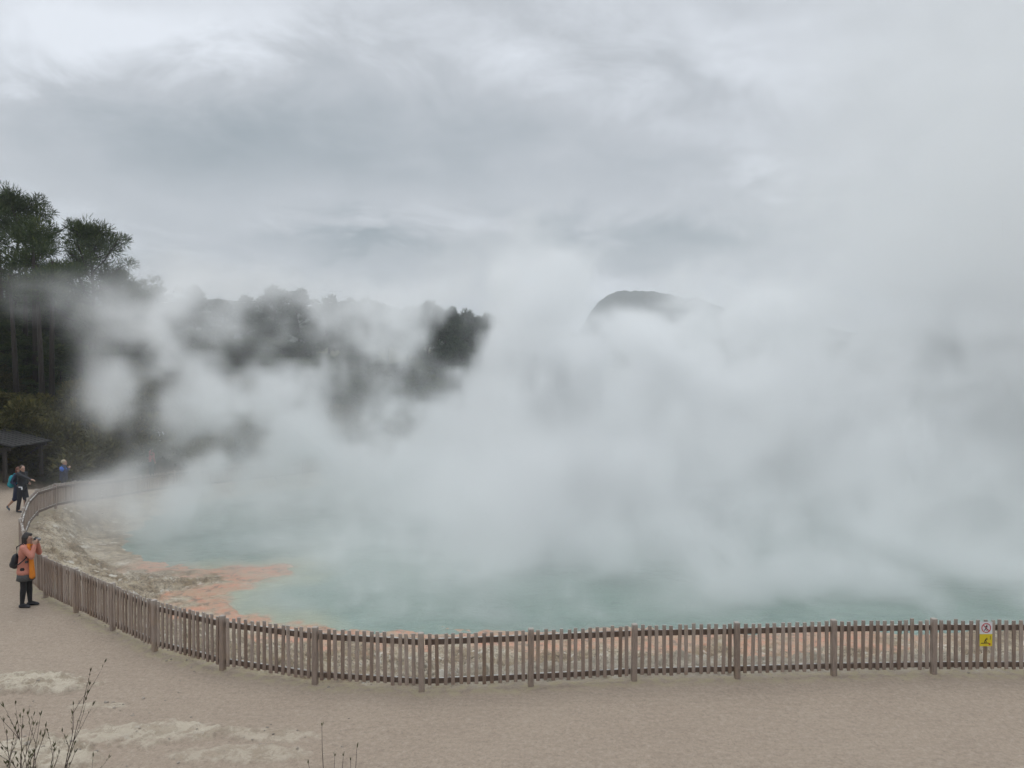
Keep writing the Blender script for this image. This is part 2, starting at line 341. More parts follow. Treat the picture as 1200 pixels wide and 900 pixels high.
# ------------------------------------------------------------------ hills
def f_hill(k, p):
    co = oc(k); n = k.noise(co, .035, 8, .75); bump(k, p, n, 1, 12)
    return k.mix(k.mr(n, .35, .65), (.022, .034, .026), (.060, .072, .045))
M_hill = mat('hill_forest', f_hill, .95)
def hills(name, label, crest, D, depth, x0, x1, zb=-3, n=260):
    """a rounded ridge whose crest heights are given along its length, front and back slopes falling to the plain"""
    xs = np.linspace(x0, x1, n); ds_ = np.linspace(-1, 1, 60)
    cz = np.interp(xs, [c[0] for c in crest], [c[1] for c in crest])
    k_ = np.ones(9) / 9; cz = np.convolve(np.pad(cz, 4, 'edge'), k_, 'valid')
    XX, TT = np.meshgrid(xs, ds_)
    prof = np.cos(TT * math.pi / 2) ** 1.3
    YY = D + TT * depth + (vn.fbm(XX / 90, TT * 3, XX * 0, 3) - .5) * depth * .5
    ZZ = zb + (cz[None, :] - zb) * prof * (1 - .3 * (1 - prof) * vn2.fbm(XX / 45, TT * 4, XX * 0, 4)) + (vn.fbm(XX / (D * .006), YY / (D * .012), XX * 0 + 3, 4) - .5) * D * .0075 * prof
    i_ = np.arange(XX.size).reshape(XX.shape)
    fc = np.stack([i_[:-1, :-1], i_[:-1, 1:], i_[1:, 1:], i_[1:, :-1]], -1).reshape(-1, 4)
    return tag(raw(name, np.stack([XX, YY, ZZ], -1).reshape(-1, 3), fc, M_hill, smooth=True), label, kind='structure')
def crestpx(pts, D): return [((x - 600) / F0 * D, H0 + (HZ - y) / F0 * D) for x, y in pts]
DM = 1150
hills('hill', 'distant dark dome-shaped mountain', crestpx([(640, 440), (670, 405), (684, 380), (697, 358), (710, 347), (726, 341), (760, 341), (782, 346), (797, 350), (815, 351), (840, 364), (890, 392), (980, 432)], DM), DM, 260, (560 - 600) / F0 * DM, (1000 - 600) / F0 * DM)
DM2 = 1600
hills('hill', 'faint far ridge right of the mountain', crestpx([(740, 425), (800, 372), (850, 358), (880, 362), (930, 382), (1000, 392), (1040, 385), (1100, 398), (1400, 415)], DM2), DM2, 300, (720 - 600) / F0 * DM2, (1420 - 600) / F0 * DM2)
DM3 = 420
hills('hill', 'dark wooded ridge behind the tall pines', crestpx([(-250, 300), (-60, 308), (10, 318), (60, 332), (150, 343), (230, 352), (330, 356), (480, 368), (580, 378), (650, 398), (800, 420)], DM3), DM3, 110, (-300 - 600) / F0 * DM3, (820 - 600) / F0 * DM3)

# ================================================================== steam: one heterogeneous volume standing over the pool
VX = .33
sx0, sx1, sy0, sy1, sz0, sz1 = -38.0, 58.0, 14.0, 78.0, ZW + .05, 34.0
nx, ny, nz = int((sx1 - sx0) / VX), int((sy1 - sy0) / VX), int((sz1 - sz0) / VX)
gx = np.linspace(sx0, sx1, nx, dtype=np.float32)[:, None, None]; gy = np.linspace(sy0, sy1, ny, dtype=np.float32)[None, :, None]; gzz = np.linspace(sz0, sz1, nz, dtype=np.float32)[None, None, :]
# (px, py, distance, half width px, half height px, half depth m, strength): where each billow stands
PUFF = [(520, 705, 19.6, 60, 22, 1.6, .26), (660, 715, 19.4, 60, 18, 1.5, .24), (780, 722, 19.2, 60, 16, 1.4, .26), (900, 715, 19.4, 60, 20, 1.6, .22), (1010, 690, 20.2, 60, 24, 1.8, .26), (1170, 690, 20, 60, 26, 1.8, .24), (400, 690, 20.4, 50, 22, 1.6, .16), (640, 660, 21.5, 90, 22, 2, .20), (960, 650, 22, 110, 24, 2, .22), (500, 640, 22.5, 80, 22, 2, .18), (270, 550, 33, 60, 14, 2, .45), (680, 392, 36, 26, 26, 3, .42), (660, 340, 37, 30, 30, 3, .16), (160, 608, 26.5, 44, 16, 1.6, .16), (300, 380, 33, 90, 34, 3, .16), (430, 380, 35, 80, 34, 3, .20), (510, 352, 37, 50, 22, 3, .12), (870, 385, 37, 50, 26, 4, .34), (740, 400, 34, 40, 18, 3, .4), (200, 470, 27, 60, 40, 3, .3), (840, 330, 40, 50, 26, 4, .14), (700, 630, 23, 90, 34, 2.5, .14), (1050, 640, 23, 100, 30, 2.5, .14), (420, 620, 24, 60, 34, 2.5, .12), (880, 720, 19.5, 60, 20, 1.5, .22), (540, 715, 19.5, 50, 18, 1.5, .18), 
 # left billows, thin enough for the wood to show through
 (215, 500, 27, 60, 60, 3, .55), (250, 395, 29, 55, 45, 3, .50), (190, 440, 28, 45, 55, 3, .42), (112, 368, 30, 75, 30, 3, .11), (60, 352, 30, 40, 20, 3, .05), (300, 350, 34, 110, 22, 3, .16), (150, 400, 29, 40, 30, 2.5, .22),
 (200, 545, 28, 55, 30, 3, .20), (300, 500, 32, 70, 45, 4, .30), (380, 460, 34, 60, 40, 4, .34), (430, 400, 36, 60, 50, 4, .40), (410, 352, 38, 70, 20, 3, .16), (400, 530, 34, 110, 36, 4, .40), (350, 440, 34, 40, 30, 3, .16), (460, 455, 36, 45, 40, 3.5, .40),
 (540, 500, 36, 90, 36, 4, .45), (490, 375, 38, 36, 36, 3, .34), (610, 430, 36, 60, 60, 4, .70), (640, 355, 38, 66, 46, 4, .26), (560, 342, 38, 50, 18, 3, .10), (640, 300, 40, 70, 50, 4, .10), (600, 330, 42, 90, 60, 4, .06),
 (700, 470, 34, 90, 60, 4, .60), (790, 450, 34, 80, 40, 4, .60), (735, 395, 36, 34, 22, 3, .40), (830, 400, 38, 50, 30, 4, .40), (880, 470, 36, 100, 50, 5, .60), (900, 390, 40, 90, 40, 5, .34), (980, 440, 36, 80, 40, 5, .45), (1060, 470, 36, 90, 50, 5, .60), (1140, 440, 34, 90, 70, 5, .60),
 (1060, 390, 38, 90, 40, 4, .34), (1180, 400, 36, 90, 60, 4, .34), (960, 350, 40, 90, 40, 4, .18), (1040, 300, 38, 110, 70, 5, .09), (1160, 250, 36, 110, 100, 5, .09), (830, 340, 42, 60, 30, 4, .16), (1010, 395, 36, 60, 26, 3, .30),
 (170, 560, 30, 60, 22, 3, .30), (240, 560, 32, 60, 26, 4, .34), (130, 600, 27, 30, 16, 2, .14), (320, 560, 32, 90, 26, 4, .26), (290, 450, 31, 50, 40, 3, .20), (600, 470, 36, 60, 50, 4, .2), (240, 340, 34, 60, 24, 3, .12), (450, 345, 38, 60, 20, 3, .14),
 # over the water
 (560, 560, 32, 120, 34, 4, .30), (720, 550, 30, 130, 40, 4, .34), (900, 545, 30, 140, 44, 4, .36), (1080, 540, 29, 130, 50, 4, .38), (640, 620, 27, 80, 40, 3, .26), (560, 670, 22, 36, 40, 2, .16), (620, 700, 20, 46, 34, 2, .40), (800, 630, 25, 110, 32, 3, .22), (980, 610, 26, 110, 34, 3, .24), (1130, 600, 26, 90, 34, 3, .22),
 (960, 700, 20, 60, 30, 2, .26), (1090, 722, 19, 120, 16, 1.5, .26), (830, 690, 21, 30, 36, 2, .20), (390, 640, 24, 36, 50, 2, .22), (450, 690, 20.5, 60, 30, 2, .14), (330, 700, 20, 50, 26, 1.6, .10), (250, 600, 26, 90, 20, 2, .16), (140, 615, 25, 40, 18, 1.6, .10), (480, 620, 25, 50, 36, 2.5, .16), (345, 590, 27, 80, 24, 2.5, .16)]
SOFT = [(420, 375, 38, 190, 50, 5, .030), (230, 400, 33, 100, 80, 4, .022), (1130, 330, 38, 150, 110, 7, .085), (1110, 150, 37, 120, 190, 8, .075), (1230, 90, 35, 120, 220, 8, .11), (960, 280, 41, 110, 90, 7, .045), (1280, 300, 36, 140, 220, 8, .10), (1010, 100, 40, 90, 160, 7, .030), (820, 330, 42, 120, 60, 7, .025), (600, 300, 42, 130, 60, 6, .018)]
HOLE = [(85, 435, 30, 38, 70, 14, .85), (150, 520, 30, 22, 22, 10, .5), (835, 372, 40, 34, 14, 26, .55), (322, 408, 34, 30, 44, 20, .75), (548, 402, 38, 34, 48, 24, .93), (530, 448, 38, 22, 20, 24, .6), (482, 495, 36, 18, 18, 22, .85), (738, 360, 40, 46, 22, 30, .98), (792, 362, 40, 34, 20, 30, .93), (750, 330, 40, 70, 22, 30, .95), (792, 405, 40, 20, 12, 26, .85),
        (1012, 408, 40, 26, 14, 26, .35), (945, 432, 40, 30, 12, 26, .4), (260, 618, 25, 110, 20, 7, .72), (420, 600, 27, 70, 18, 7, .45), (870, 650, 22, 60, 18, 5, .4), (470, 695, 21, 40, 16, 5, .6), (720, 690, 21, 60, 24, 5, .7), (1090, 672, 22, 100, 22, 6, .8), (560, 600, 28, 60, 20, 8, .4)]
env = np.zeros((nx, ny, nz), np.float32)
GXs, GYs, GZs = [np.ascontiguousarray(np.broadcast_to(a, env.shape)) for a in (gx, gy, gzz)]
wx_ = vn.fbm(GXs / 9, GYs / 9, GZs / 7, 3) - .5; wy_ = vn2.fbm(GXs / 8, GYs / 8, GZs / 8, 3) - .5
bx = GXs + wx_ * 9 + GZs * .35; bz = GZs + wy_ * 8
c1 = vn.fbm(GXs / 2.6 + 9, GYs / 2.6, GZs / 2.6, 2) - .5; c2 = vn2.fbm(GXs / 2.6, GYs / 2.6 + 5, GZs / 2.6, 2) - .5   # small curls
nA = vn.fbm((bx + c1 * 3.2) / 4.2, GYs / 3.6, (bz + c2 * 3.2) / 4.6, 4, .62); nC = vn2.fbm((GXs + c2 * 2.4) / 1.5, GYs / 1.7, (GZs + c1 * 2.4) / 1.7, 3, .6)
rg = 1 - np.abs(2 * vn.fbm((GXs + c1 * 4 + 20) / 2.6, (GYs + c2 * 3) / 3.2, (GZs + c2 * 4) / 3.4, 3, .62) - 1) * 3.0
N = (nA - .5) * 2.3 + (nC - .5) * 1.5 + (rg - .45) * .62; del rg, c1, c2, nC                                        # about -1 .. 1
wgx = GXs + wx_ * 3.2; wgz = GZs + wy_ * 3.2
def gauss(px, py, D, wx, wz, wy):
    c = P(px, py, D); rx, rz = wx * D / F0, wz * D / F0
    return np.exp(-((wgx - c.x) / rx) ** 2 - ((gy - c.y) / wy) ** 2 - ((wgz - c.z) / rz) ** 2)
for p_ in PUFF:
    g_ = gauss(*p_[:6]); env += p_[6] * smooth(.12, .95, g_ * 1.1 + N * .75 * smooth(.03, .35, g_)) * (g_ > .03)
dpool = -pdist(gx[:, :, 0].astype(float) + 0 * gy[:, :, 0], gy[:, :, 0].astype(float) + 0 * gx[:, :, 0], SH).astype(np.float32)
inp = smooth(.0, 3.0, dpool)[:, :, None]
low = (.34 * inp + .07 * smooth(-3.4, -.5, dpool)[:, :, None] * (gy > 22)) * np.exp(-np.maximum(gzz - ZW, 0) / 1.3) + .10 * smooth(2, 11, dpool)[:, :, None] * np.exp(-((gzz - ZW) / 5.5) ** 2)
env += low * (.20 + 1.7 * smooth(-.30, .5, N + .35 * (vn2.fbm(GXs / 1.6, GYs / 1.6, GZs / 1.6, 2) - .5) * 2))
keepw = np.ones_like(env)
for p_ in HOLE:
    g_ = gauss(*p_[:6]); keepw *= 1 - p_[6] * smooth(.25, .8, g_ * 1.2 - N * .35 * smooth(.1, .5, g_))
den = env * keepw * (.05 + 1.75 * smooth(-.22, .55, N)) + low * .92 * keepw
for p_ in SOFT: den += keepw * p_[6] * gauss(*p_[:6]) * (.75 + .55 * smooth(-.5, .5, N))
den *= .78 + .22 * smooth(-9, 1, gx)
den[[0, -1]] = 0; den[:, [0, -1]] = 0; den[:, :, -1] = 0
den[den < .0015] = 0
den *= .85
del GXs, GYs, GZs, wx_, wy_, bx, bz, nA, N, env, keepw, low, wgx, wgz
def f_steam():
    m = bpy.data.materials.new('steam'); m.use_nodes = True; t = m.node_tree; t.nodes.clear(); k = NT(t)
    vpn = k.n('ShaderNodeVolumePrincipled', {'Color': (.985, .99, .99, 1), 'Density': 1.0, 'Anisotropy': .45})
    vpn.inputs['Density Attribute'].default_value = 'density'
    k.n('ShaderNodeOutputMaterial', {1: vpn.outputs[0]}); return m
M_steam = f_steam()
gxv, gyv, gzv = np.meshgrid(np.linspace(sx0, sx1, nx), np.linspace(sy0, sy1, ny), np.linspace(sz0, sz1, nz), indexing='ij')
sme = bpy.data.meshes.new('steam'); NV = nx * ny * nz
sme.vertices.add(NV); sme.vertices.foreach_set('co', np.stack([gxv, gyv, gzv], -1).astype(np.float32).ravel())
at = sme.attributes.new('steam_density', 'FLOAT', 'POINT'); at.data.foreach_set('value', den.astype(np.float32).ravel())
steam = link('steam', sme, M_steam)
tag(steam, 'white steam billowing off the hot pool', kind='stuff')
gt = bpy.data.node_groups.new('steam_grid', 'GeometryNodeTree')
gt.interface.new_socket('Geometry', in_out='INPUT', socket_type='NodeSocketGeometry'); gt.interface.new_socket('Geometry', in_out='OUTPUT', socket_type='NodeSocketGeometry')
G = NT(gt)
gi = G.n('NodeGroupInput'); go = G.n('NodeGroupOutput')
pos = G.n('GeometryNodeInputPosition').outputs[0]
sp = G.n('ShaderNodeSeparateXYZ', {0: pos})
def ii(o_, a, b, n): return G.m('ROUND', G.m('MULTIPLY', G.m('SUBTRACT', o_, a), (n - 1) / (b - a)))
ix, iy, iz = ii(sp.outputs[0], sx0, sx1, nx), ii(sp.outputs[1], sy0, sy1, ny), ii(sp.outputs[2], sz0, sz1, nz)
part = G.m('ADD', G.m('MULTIPLY', iy, float(nz)), iz)
fi = G.n('FunctionNodeFloatToInt', {0: part}, rounding_mode='ROUND').outputs[0]; fx_ = G.n('FunctionNodeFloatToInt', {0: ix}, rounding_mode='ROUND').outputs[0]
im = G.n('FunctionNodeIntegerMath', {0: fx_, 1: ny * nz}, operation='MULTIPLY').outputs[0]
ind = G.n('FunctionNodeIntegerMath', {0: im, 1: fi}, operation='ADD').outputs[0]
na_ = G.n('GeometryNodeInputNamedAttribute', {0: 'steam_density'}, data_type='FLOAT').outputs[0]
si = G.n('GeometryNodeSampleIndex', {'Geometry': gi.outputs[0], 'Value': na_, 'Index': ind}, data_type='FLOAT', domain='POINT', clamp=True).outputs[0]
vc = G.n('GeometryNodeVolumeCube', {'Density': si, 'Background': 0.0, 'Min': (sx0, sy0, sz0), 'Max': (sx1, sy1, sz1), 'Resolution X': nx, 'Resolution Y': ny, 'Resolution Z': nz})
sm = G.n('GeometryNodeSetMaterial', {'Geometry': vc.outputs[0], 'Material': M_steam})
gt.links.new(sm.outputs[0], go.inputs[0])
md = steam.modifiers.new('steam_grid', 'NODES'); md.node_group = gt

# ------------------------------------------------------------------ haze: closed box round the whole place
hb = bmesh.new(); box(hb, -2600, 2600, -2600, 2600, -6, 190)
hm = bpy.data.materials.new('haze'); hm.use_nodes = True; ht = hm.node_tree; ht.nodes.clear(); hk = NT(ht)
hp = hk.n('ShaderNodeVolumePrincipled', {'Color': (.93, .96, 1, 1), 'Density': .00045, 'Anisotropy': .1}); hk.n('ShaderNodeOutputMaterial', {1: hp.outputs[0]})
hm.cycles.homogeneous_volume = True
tag(obj('haze', hb, hm), 'thin pale damp air', kind='stuff')

# ================================================================== picket fence
def tinted(o, t, z0, z1):
    me = o.data; n = len(me.vertices); a = me.attributes.new('tint', 'FLOAT', 'POINT'); a.data.foreach_set('value', np.full(n, t, np.float32) if np.isscalar(t) else t)
    co = np.empty(n * 3, np.float32); me.vertices.foreach_get('co', co)
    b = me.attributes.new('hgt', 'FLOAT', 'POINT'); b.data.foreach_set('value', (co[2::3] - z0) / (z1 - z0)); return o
fence = empty('picket_fence', (-1.48, 12.33, gz(-1.48, 12.33)))
tag(fence, 'long curved grey-brown wooden picket fence between the gravel path and the steaming pool', 'fence')
FO = fence.location
fz = [gz(x, y) for x, y in FE]
fp = [Vector((x, y, z)) - FO for (x, y), z in zip(FE, fz)]
ctr = Vector((8, 44, 0)) - FO
rng = random.Random(5)
picks = []
for i, p in enumerate(fp):
    a = fp[max(i - 1, 0)]; b = fp[min(i + 1, len(fp) - 1)]; d = (b - a); d.z = 0; d.normalize(); nrm = Vector((-d.y, d.x, 0))
    if nrm.dot(ctr - p) < 0: nrm = -nrm
    far = (p + FO).y > 27.5
    hw = .046 if not far else .042
    bm = bmesh.new()
    lean = Vector((rng.uniform(-.012, .012), rng.uniform(-.01, .01), 1)) 
    obox(bm, p + lean * .37 + nrm * .0, d * hw, nrm * hw, lean * .595, .010)
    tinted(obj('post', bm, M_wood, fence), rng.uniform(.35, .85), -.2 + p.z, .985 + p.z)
    if i == len(fp) - 1: break
    q = fp[i + 1]; s = q - p; L = s.length; sd_ = s.normalized(); n2_ = Vector((-sd_.y, sd_.x, 0)).normalized()
    if n2_.dot(ctr - p) < 0: n2_ = -n2_
    up = Vector((0, 0, 1))
    for (zr, hh) in ((.80, .050), (.155, .045)):
        bm = bmesh.new(); c = (p + q) / 2 + up * zr + n2_ * .030
        obox(bm, c, sd_ * (L / 2 - .056), n2_ * .022, up * hh, .004)
        obj('rail', bm, M_rail, fence)
    npk = max(4, round((L - .1) / .129)); 
    for j in range(npk):
        t = (j + 1) / (npk + 1); c = p.lerp(q, t) + sd_ * rng.uniform(-.006, .006)
        picks.append((c, sd_, n2_, rng.gauss(0, .011), min(1.25, max(-.2, rng.gauss(.5, .38))), rng.gauss(0, .009)))
picks.sort(key=lambda k_: ((k_[0] + FO) - cam.location).length)
def picket(bm, pk):
    c, d, n_, ln, t, dz = pk
    lean = Vector((0, 0, 1)) + d * ln
    obox(bm, c - n_ * .0115 + lean * (.515 + dz), d * .030, n_ * .0125, lean * .425, .003)
for pk in picks[:100]:
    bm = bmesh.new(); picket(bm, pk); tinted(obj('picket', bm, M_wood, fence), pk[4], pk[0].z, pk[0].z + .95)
bm = bmesh.new(); tl = []; hl = []
for pk in picks[100:]:
    n0 = len(bm.verts); picket(bm, pk); k_ = len(bm.verts) - n0; tl += [pk[4]] * k_
    bm.verts.ensure_lookup_table(); hl += [(v_.co.z - pk[0].z) / .95 for v_ in list(bm.verts)[n0:]]
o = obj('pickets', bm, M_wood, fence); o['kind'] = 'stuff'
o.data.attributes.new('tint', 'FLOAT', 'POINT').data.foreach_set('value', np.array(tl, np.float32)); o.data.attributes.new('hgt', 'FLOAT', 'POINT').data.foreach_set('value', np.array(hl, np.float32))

# ================================================================== warning sign on the fence
M_white = plain('sign_white', (.74, .76, .78), .04, 30, .45, .02); M_yel = plain('sign_yellow', (.72, .56, .02), .06, 30, .45, .02)
M_red = plain('sign_red', (.52, .03, .05), .1, 30, .45, .02); M_blk = plain('sign_black', (.02, .02, .022), .1, 30, .5, .02)
def sign():
    sxp = 1158; a = Vector(FE[6] + (0,)); b = Vector(FE[5] + (0,)); d = (b - a).normalized()
    t = ((sxp - 600) / F0 * a.y - a.x) / (d.x - (sxp - 600) / F0 * d.y)
    c = a + d * t; zg = gz(c.x, c.y); n_ = Vector((d.y, -d.x, 0))
    if n_.y > 0: n_ = -n_
    root = empty('warning_sign', c + n_ * .026 + Vector((0, 0, zg + .49)), math.atan2(d.y, d.x))
    tag(root, 'white and yellow no walking, thin crust warning sign fixed to the pickets', 'sign')
    Wd, Hh = .225, .425
    def flat(name, polys, y, m, th=.003):
        bm = bmesh.new()
        for pl in polys:
            f = [bm.verts.new((x, -y, z)) for x, z in pl]; g = [bm.verts.new((x, -y + th, z)) for x, z in pl]
            bm.faces.new(f); bm.faces.new(g[::-1]); n = len(f)
            for i in range(n): bm.faces.new((f[i], g[i], g[(i + 1) % n], f[(i + 1) % n]))
        bmesh.ops.recalc_face_normals(bm, faces=bm.faces[:]); return obj(name, bm, m, root)
    def rect(x0, z0, x1, z1): return [(x0, z0), (x1, z0), (x1, z1), (x0, z1)]
    def bar(x0, z0, x1, z1, w0, w1=None):
        w1 = w0 if w1 is None else w1; dx, dz = x1 - x0, z1 - z0; l = math.hypot(dx, dz); nx_, nz2 = -dz / l, dx / l
        return [(x0 + nx_ * w0, z0 + nz2 * w0), (x0 - nx_ * w0, z0 - nz2 * w0), (x1 - nx_ * w1, z1 - nz2 * w1), (x1 + nx_ * w1, z1 + nz2 * w1)]
    def disc(x, z, r, n=16): return [(x + r * math.cos(2 * math.pi * i / n), z + r * math.sin(2 * math.pi * i / n)) for i in range(n)]
    flat('plate', [rect(-Wd / 2, 0, Wd / 2, Hh)], .006, plain('sign_metal', (.35, .36, .36), .1, 20, .5), .006)
    flat('prohibition_panel', [rect(-Wd / 2 + .002, Hh * .505, Wd / 2 - .002, Hh - .002)], .009, M_white)
    flat('warning_panel', [rect(-Wd / 2 + .002, .002, Wd / 2 - .002, Hh * .5)], .009, M_yel)
    cz = Hh * .755; r = .083; n = 36; ring = []
    for i in range(n):
        a0, a1 = 2 * math.pi * i / n, 2 * math.pi * (i + 1) / n
        ring.append([(r * math.cos(a0), cz + r * math.sin(a0)), (r * math.cos(a1), cz + r * math.sin(a1)), ((r - .013) * math.cos(a1), cz + (r - .013) * math.sin(a1)), ((r - .013) * math.cos(a0), cz + (r - .013) * math.sin(a0))])
    fig = [disc(.012, cz + .046, .0095), bar(.006, cz + .035, -.004, cz + .002, .011, .010), bar(.004, cz + .03, .032, cz + .012, .005), bar(0, cz + .03, -.026, cz + .014, .005), bar(-.004, cz + .002, .018, cz - .022, .007), bar(.018, cz - .022, .012, cz - .05, .006), bar(-.004, cz + .002, -.014, cz - .028, .007), bar(-.014, cz - .028, -.034, cz - .046, .006)]
    flat('walking_figure', fig, .0125, M_blk)
    flat('prohibition_ring', ring, .0160, M_red); flat('prohibition_slash', [bar(-.054, cz + .054, .054, cz - .054, .006)], .0165, M_red)
    b0 = .055
    flat('ground_line', [bar(-.085, b0, .042, b0 + .004, .006), bar(.042, b0, .062, b0 - .03, .004)], .0125, M_blk)
    flat('falling_figure', [disc(.016, b0 + .088, .008), bar(.010, b0 + .078, -.010, b0 + .052, .009, .008), bar(.008, b0 + .076, .030, b0 + .066, .004), bar(-.010, b0 + .052, .006, b0 + .032, .006), bar(.006, b0 + .032, -.002, b0 + .01, .005), bar(-.010, b0 + .052, -.026, b0 + .03, .006), bar(-.026, b0 + .03, -.024, b0 + .008, .005)], .0125, M_blk)
    flat('hot_spot', [disc(.064, b0 - .016, .016)], .0130, M_red)
    flat('lettering', [rect(.068, .12 + i * .014, .080, .127 + i * .014) for i in range(5)], .0125, M_blk)
sign()

# ================================================================== trees
def clump(rs, c, r, n, ln, wd, flatten=.7, up=.5):
    """n thin leaf faces spread through an ellipsoid, pointing outwards"""
    dirs = rs.normal(size=(n, 3)); dirs /= np.linalg.norm(dirs, axis=1)[:, None]
    rr = rs.rand(n, 1) ** .45
    p = c + dirs * rr * r * np.array([1, 1, flatten])
    ax = dirs + rs.normal(size=(n, 3)) * .5 + np.array([0, 0, up]); ax /= np.linalg.norm(ax, axis=1)[:, None]
    sd = np.cross(ax, rs.normal(size=(n, 3))); sd /= np.linalg.norm(sd, axis=1)[:, None] + 1e-9
    l = ln * rs.uniform(.6, 1.3, (n, 1)); w_ = wd * rs.uniform(.7, 1.3, (n, 1))
    v = np.stack([p - sd * w_, p + sd * w_, p + ax * l + sd * w_ * .5, p + ax * l - sd * w_ * .5], 1)
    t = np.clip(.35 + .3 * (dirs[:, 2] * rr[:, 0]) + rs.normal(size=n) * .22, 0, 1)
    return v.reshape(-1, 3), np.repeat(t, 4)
def make_tree(seed, h, cw, base, mat_, nl, dens, ln, wd, name='pine_tree', trunk_r=.22, dome=.5, crown_top=1.0):
    rs = np.random.RandomState(seed); rd = random.Random(seed)
    root = empty(name)
    pts = [Vector((math.sin(i * 1.1 + seed) * .06 * i * h / 12, math.cos(i * .9 + seed) * .05 * i * h / 12, h * .93 * i / 8)) for i in range(9)]
    pts[0].z = -.6
    bm = bmesh.new(); tube(bm, pts, [trunk_r * (1 - .85 * i / 8) for i in range(9)], 7)
    obj('trunk', bm, M_bark, root, True)
    lb = bmesh.new(); vs_, ts = [], []
    def at_(z):
        t = min(max(z / (h * .93) * 8, 0), 7.99); i = int(t); return pts[i].lerp(pts[i + 1], t - i)
    for i in range(nl):
        f = (i + rd.random()) / nl; z = h * (base + (.98 - base) * f)
        prof = (math.sin(math.pi * min(1, (f * .82 + .22))) ** .7)
        L = cw * prof * rd.uniform(.55, 1.12); a = i * 2.4 + rd.uniform(-.5, .5)
        p0 = at_(z * .93); dirv = Vector((math.cos(a), math.sin(a), rd.uniform(.12, .5) + f * dome))
        p1 = p0 + dirv * L * .5 + Vector((0, 0, -.05 * L)); p2 = p0 + dirv * L + Vector((0, 0, .06 * L))
        tube(lb, [p0, p1, p2], [trunk_r * .33 * (1 - f * .5), trunk_r * .2, .025], 5, False)
        for j in range(3):
            t = .45 + .27 * j + rd.uniform(-.08, .08); pc = p0.lerp(p2, t) + Vector((rd.uniform(-.3, .3), rd.uniform(-.3, .3), rd.uniform(0, .35))) * cw * .28
            if j: tube(lb, [p0.lerp(p2, t * .7), pc], [.04, .015], 4, False)
            r = cw * rd.uniform(.15, .27); v, tt = clump(rs, np.array(pc), r, int(dens * rd.uniform(.6, 1.2)), ln, wd, .62)
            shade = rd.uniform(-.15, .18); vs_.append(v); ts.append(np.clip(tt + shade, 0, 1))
    tp = at_(h); v, tt = clump(rs, np.array(tp), cw * .24, int(dens), ln, wd, 1.0); vs_.append(v); ts.append(tt)
    obj('branches', lb, M_bark, root, True)
    v = np.concatenate(vs_); fc = np.arange(len(v)).reshape(-1, 4)
    raw('crown', v, fc, mat_, root, attrs={'tint': np.concatenate(ts)})
    return root
def place(o, x, y, s=1, rz=0, dz=-.1, sz=None):
    o.location = (x, y, gz(x, y) + dz); o.scale = (s, s, sz or s); o.rotation_euler = (0, 0, rz); return o
# tall pines on the left bank: (px of trunk, py of top, distance, crown width m)
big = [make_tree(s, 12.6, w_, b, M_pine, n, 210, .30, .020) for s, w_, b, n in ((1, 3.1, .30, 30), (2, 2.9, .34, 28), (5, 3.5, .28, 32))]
TALL = [(15, 211, 50, 0, 'tallest pine tree at the left edge with an open rounded crown'), (108, 250, 50, 2, 'broad pine tree whose branches reach furthest towards the sky over the steam'),
        (-55, 235, 52, 1, 'pine tree leaning in at the left frame edge'), (62, 300, 56, 1, 'lower pine filling the gap between the two tall pines'), (-5, 345, 46, 2, 'low dark pine below the tallest tree'),
        (75, 352, 58, 0, 'shaded pine behind the drifting steam wisp'), (140, 372, 60, 1, 'half hidden pine at the right foot of the tall pines'), (35, 385, 52, 2, 'short pine among bare trunks above the bushes'), (142, 308, 53, 1, 'slim pine whose thin branches hang over the steam wisp')]
usedp = set()
GT = 'tall pines on the left bank'
for i, (px, py, D, k_, lab) in enumerate(TALL):
    o = big[k_] if k_ not in usedp else copy_tree(big[k_]); usedp.add(k_)
    q = P(px, py, D); zg = gz(q.x, q.y); s = (q.z - zg) / 12.6
    place(o, q.x, q.y, max(s, .62) if i else s, i * 1.3 + .4); tag(o, lab, 'tree', GT)
    o.scale = (max(s, .72) * (1.0 if i < 2 else .9),) * 2 + (s,)
FILL = [(-40, 372, 60), (-12, 392, 57), (14, 380, 62), (40, 398, 56), (66, 388, 60), (90, 400, 57), (118, 392, 62), (146, 404, 58), (172, 398, 64), (0, 418, 54), (110, 425, 55), (135, 440, 56), (165, 432, 58), (200, 428, 62), (80, 420, 60), (25, 410, 66), (55, 415, 66)]
FILL += [(px, 430 + 14 * math.sin(px), 62 + (k % 3) * 4) for k, px in enumerate(range(225, 520, 22))] + [(px, 465 + 8 * math.sin(px), 57 + (k % 2) * 3) for k, px in enumerate(range(250, 500, 28))]
FILL += [(-15, 405, 47), (18, 412, 46.5), (44, 402, 47), (70, 415, 46.5), (96, 422, 47), (122, 430, 48)]
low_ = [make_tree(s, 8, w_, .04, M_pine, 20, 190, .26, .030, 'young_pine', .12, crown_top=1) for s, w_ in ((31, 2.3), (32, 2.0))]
ADJ = ['dark', 'dense', 'shadowy', 'mossy green', 'blackish green', 'full']
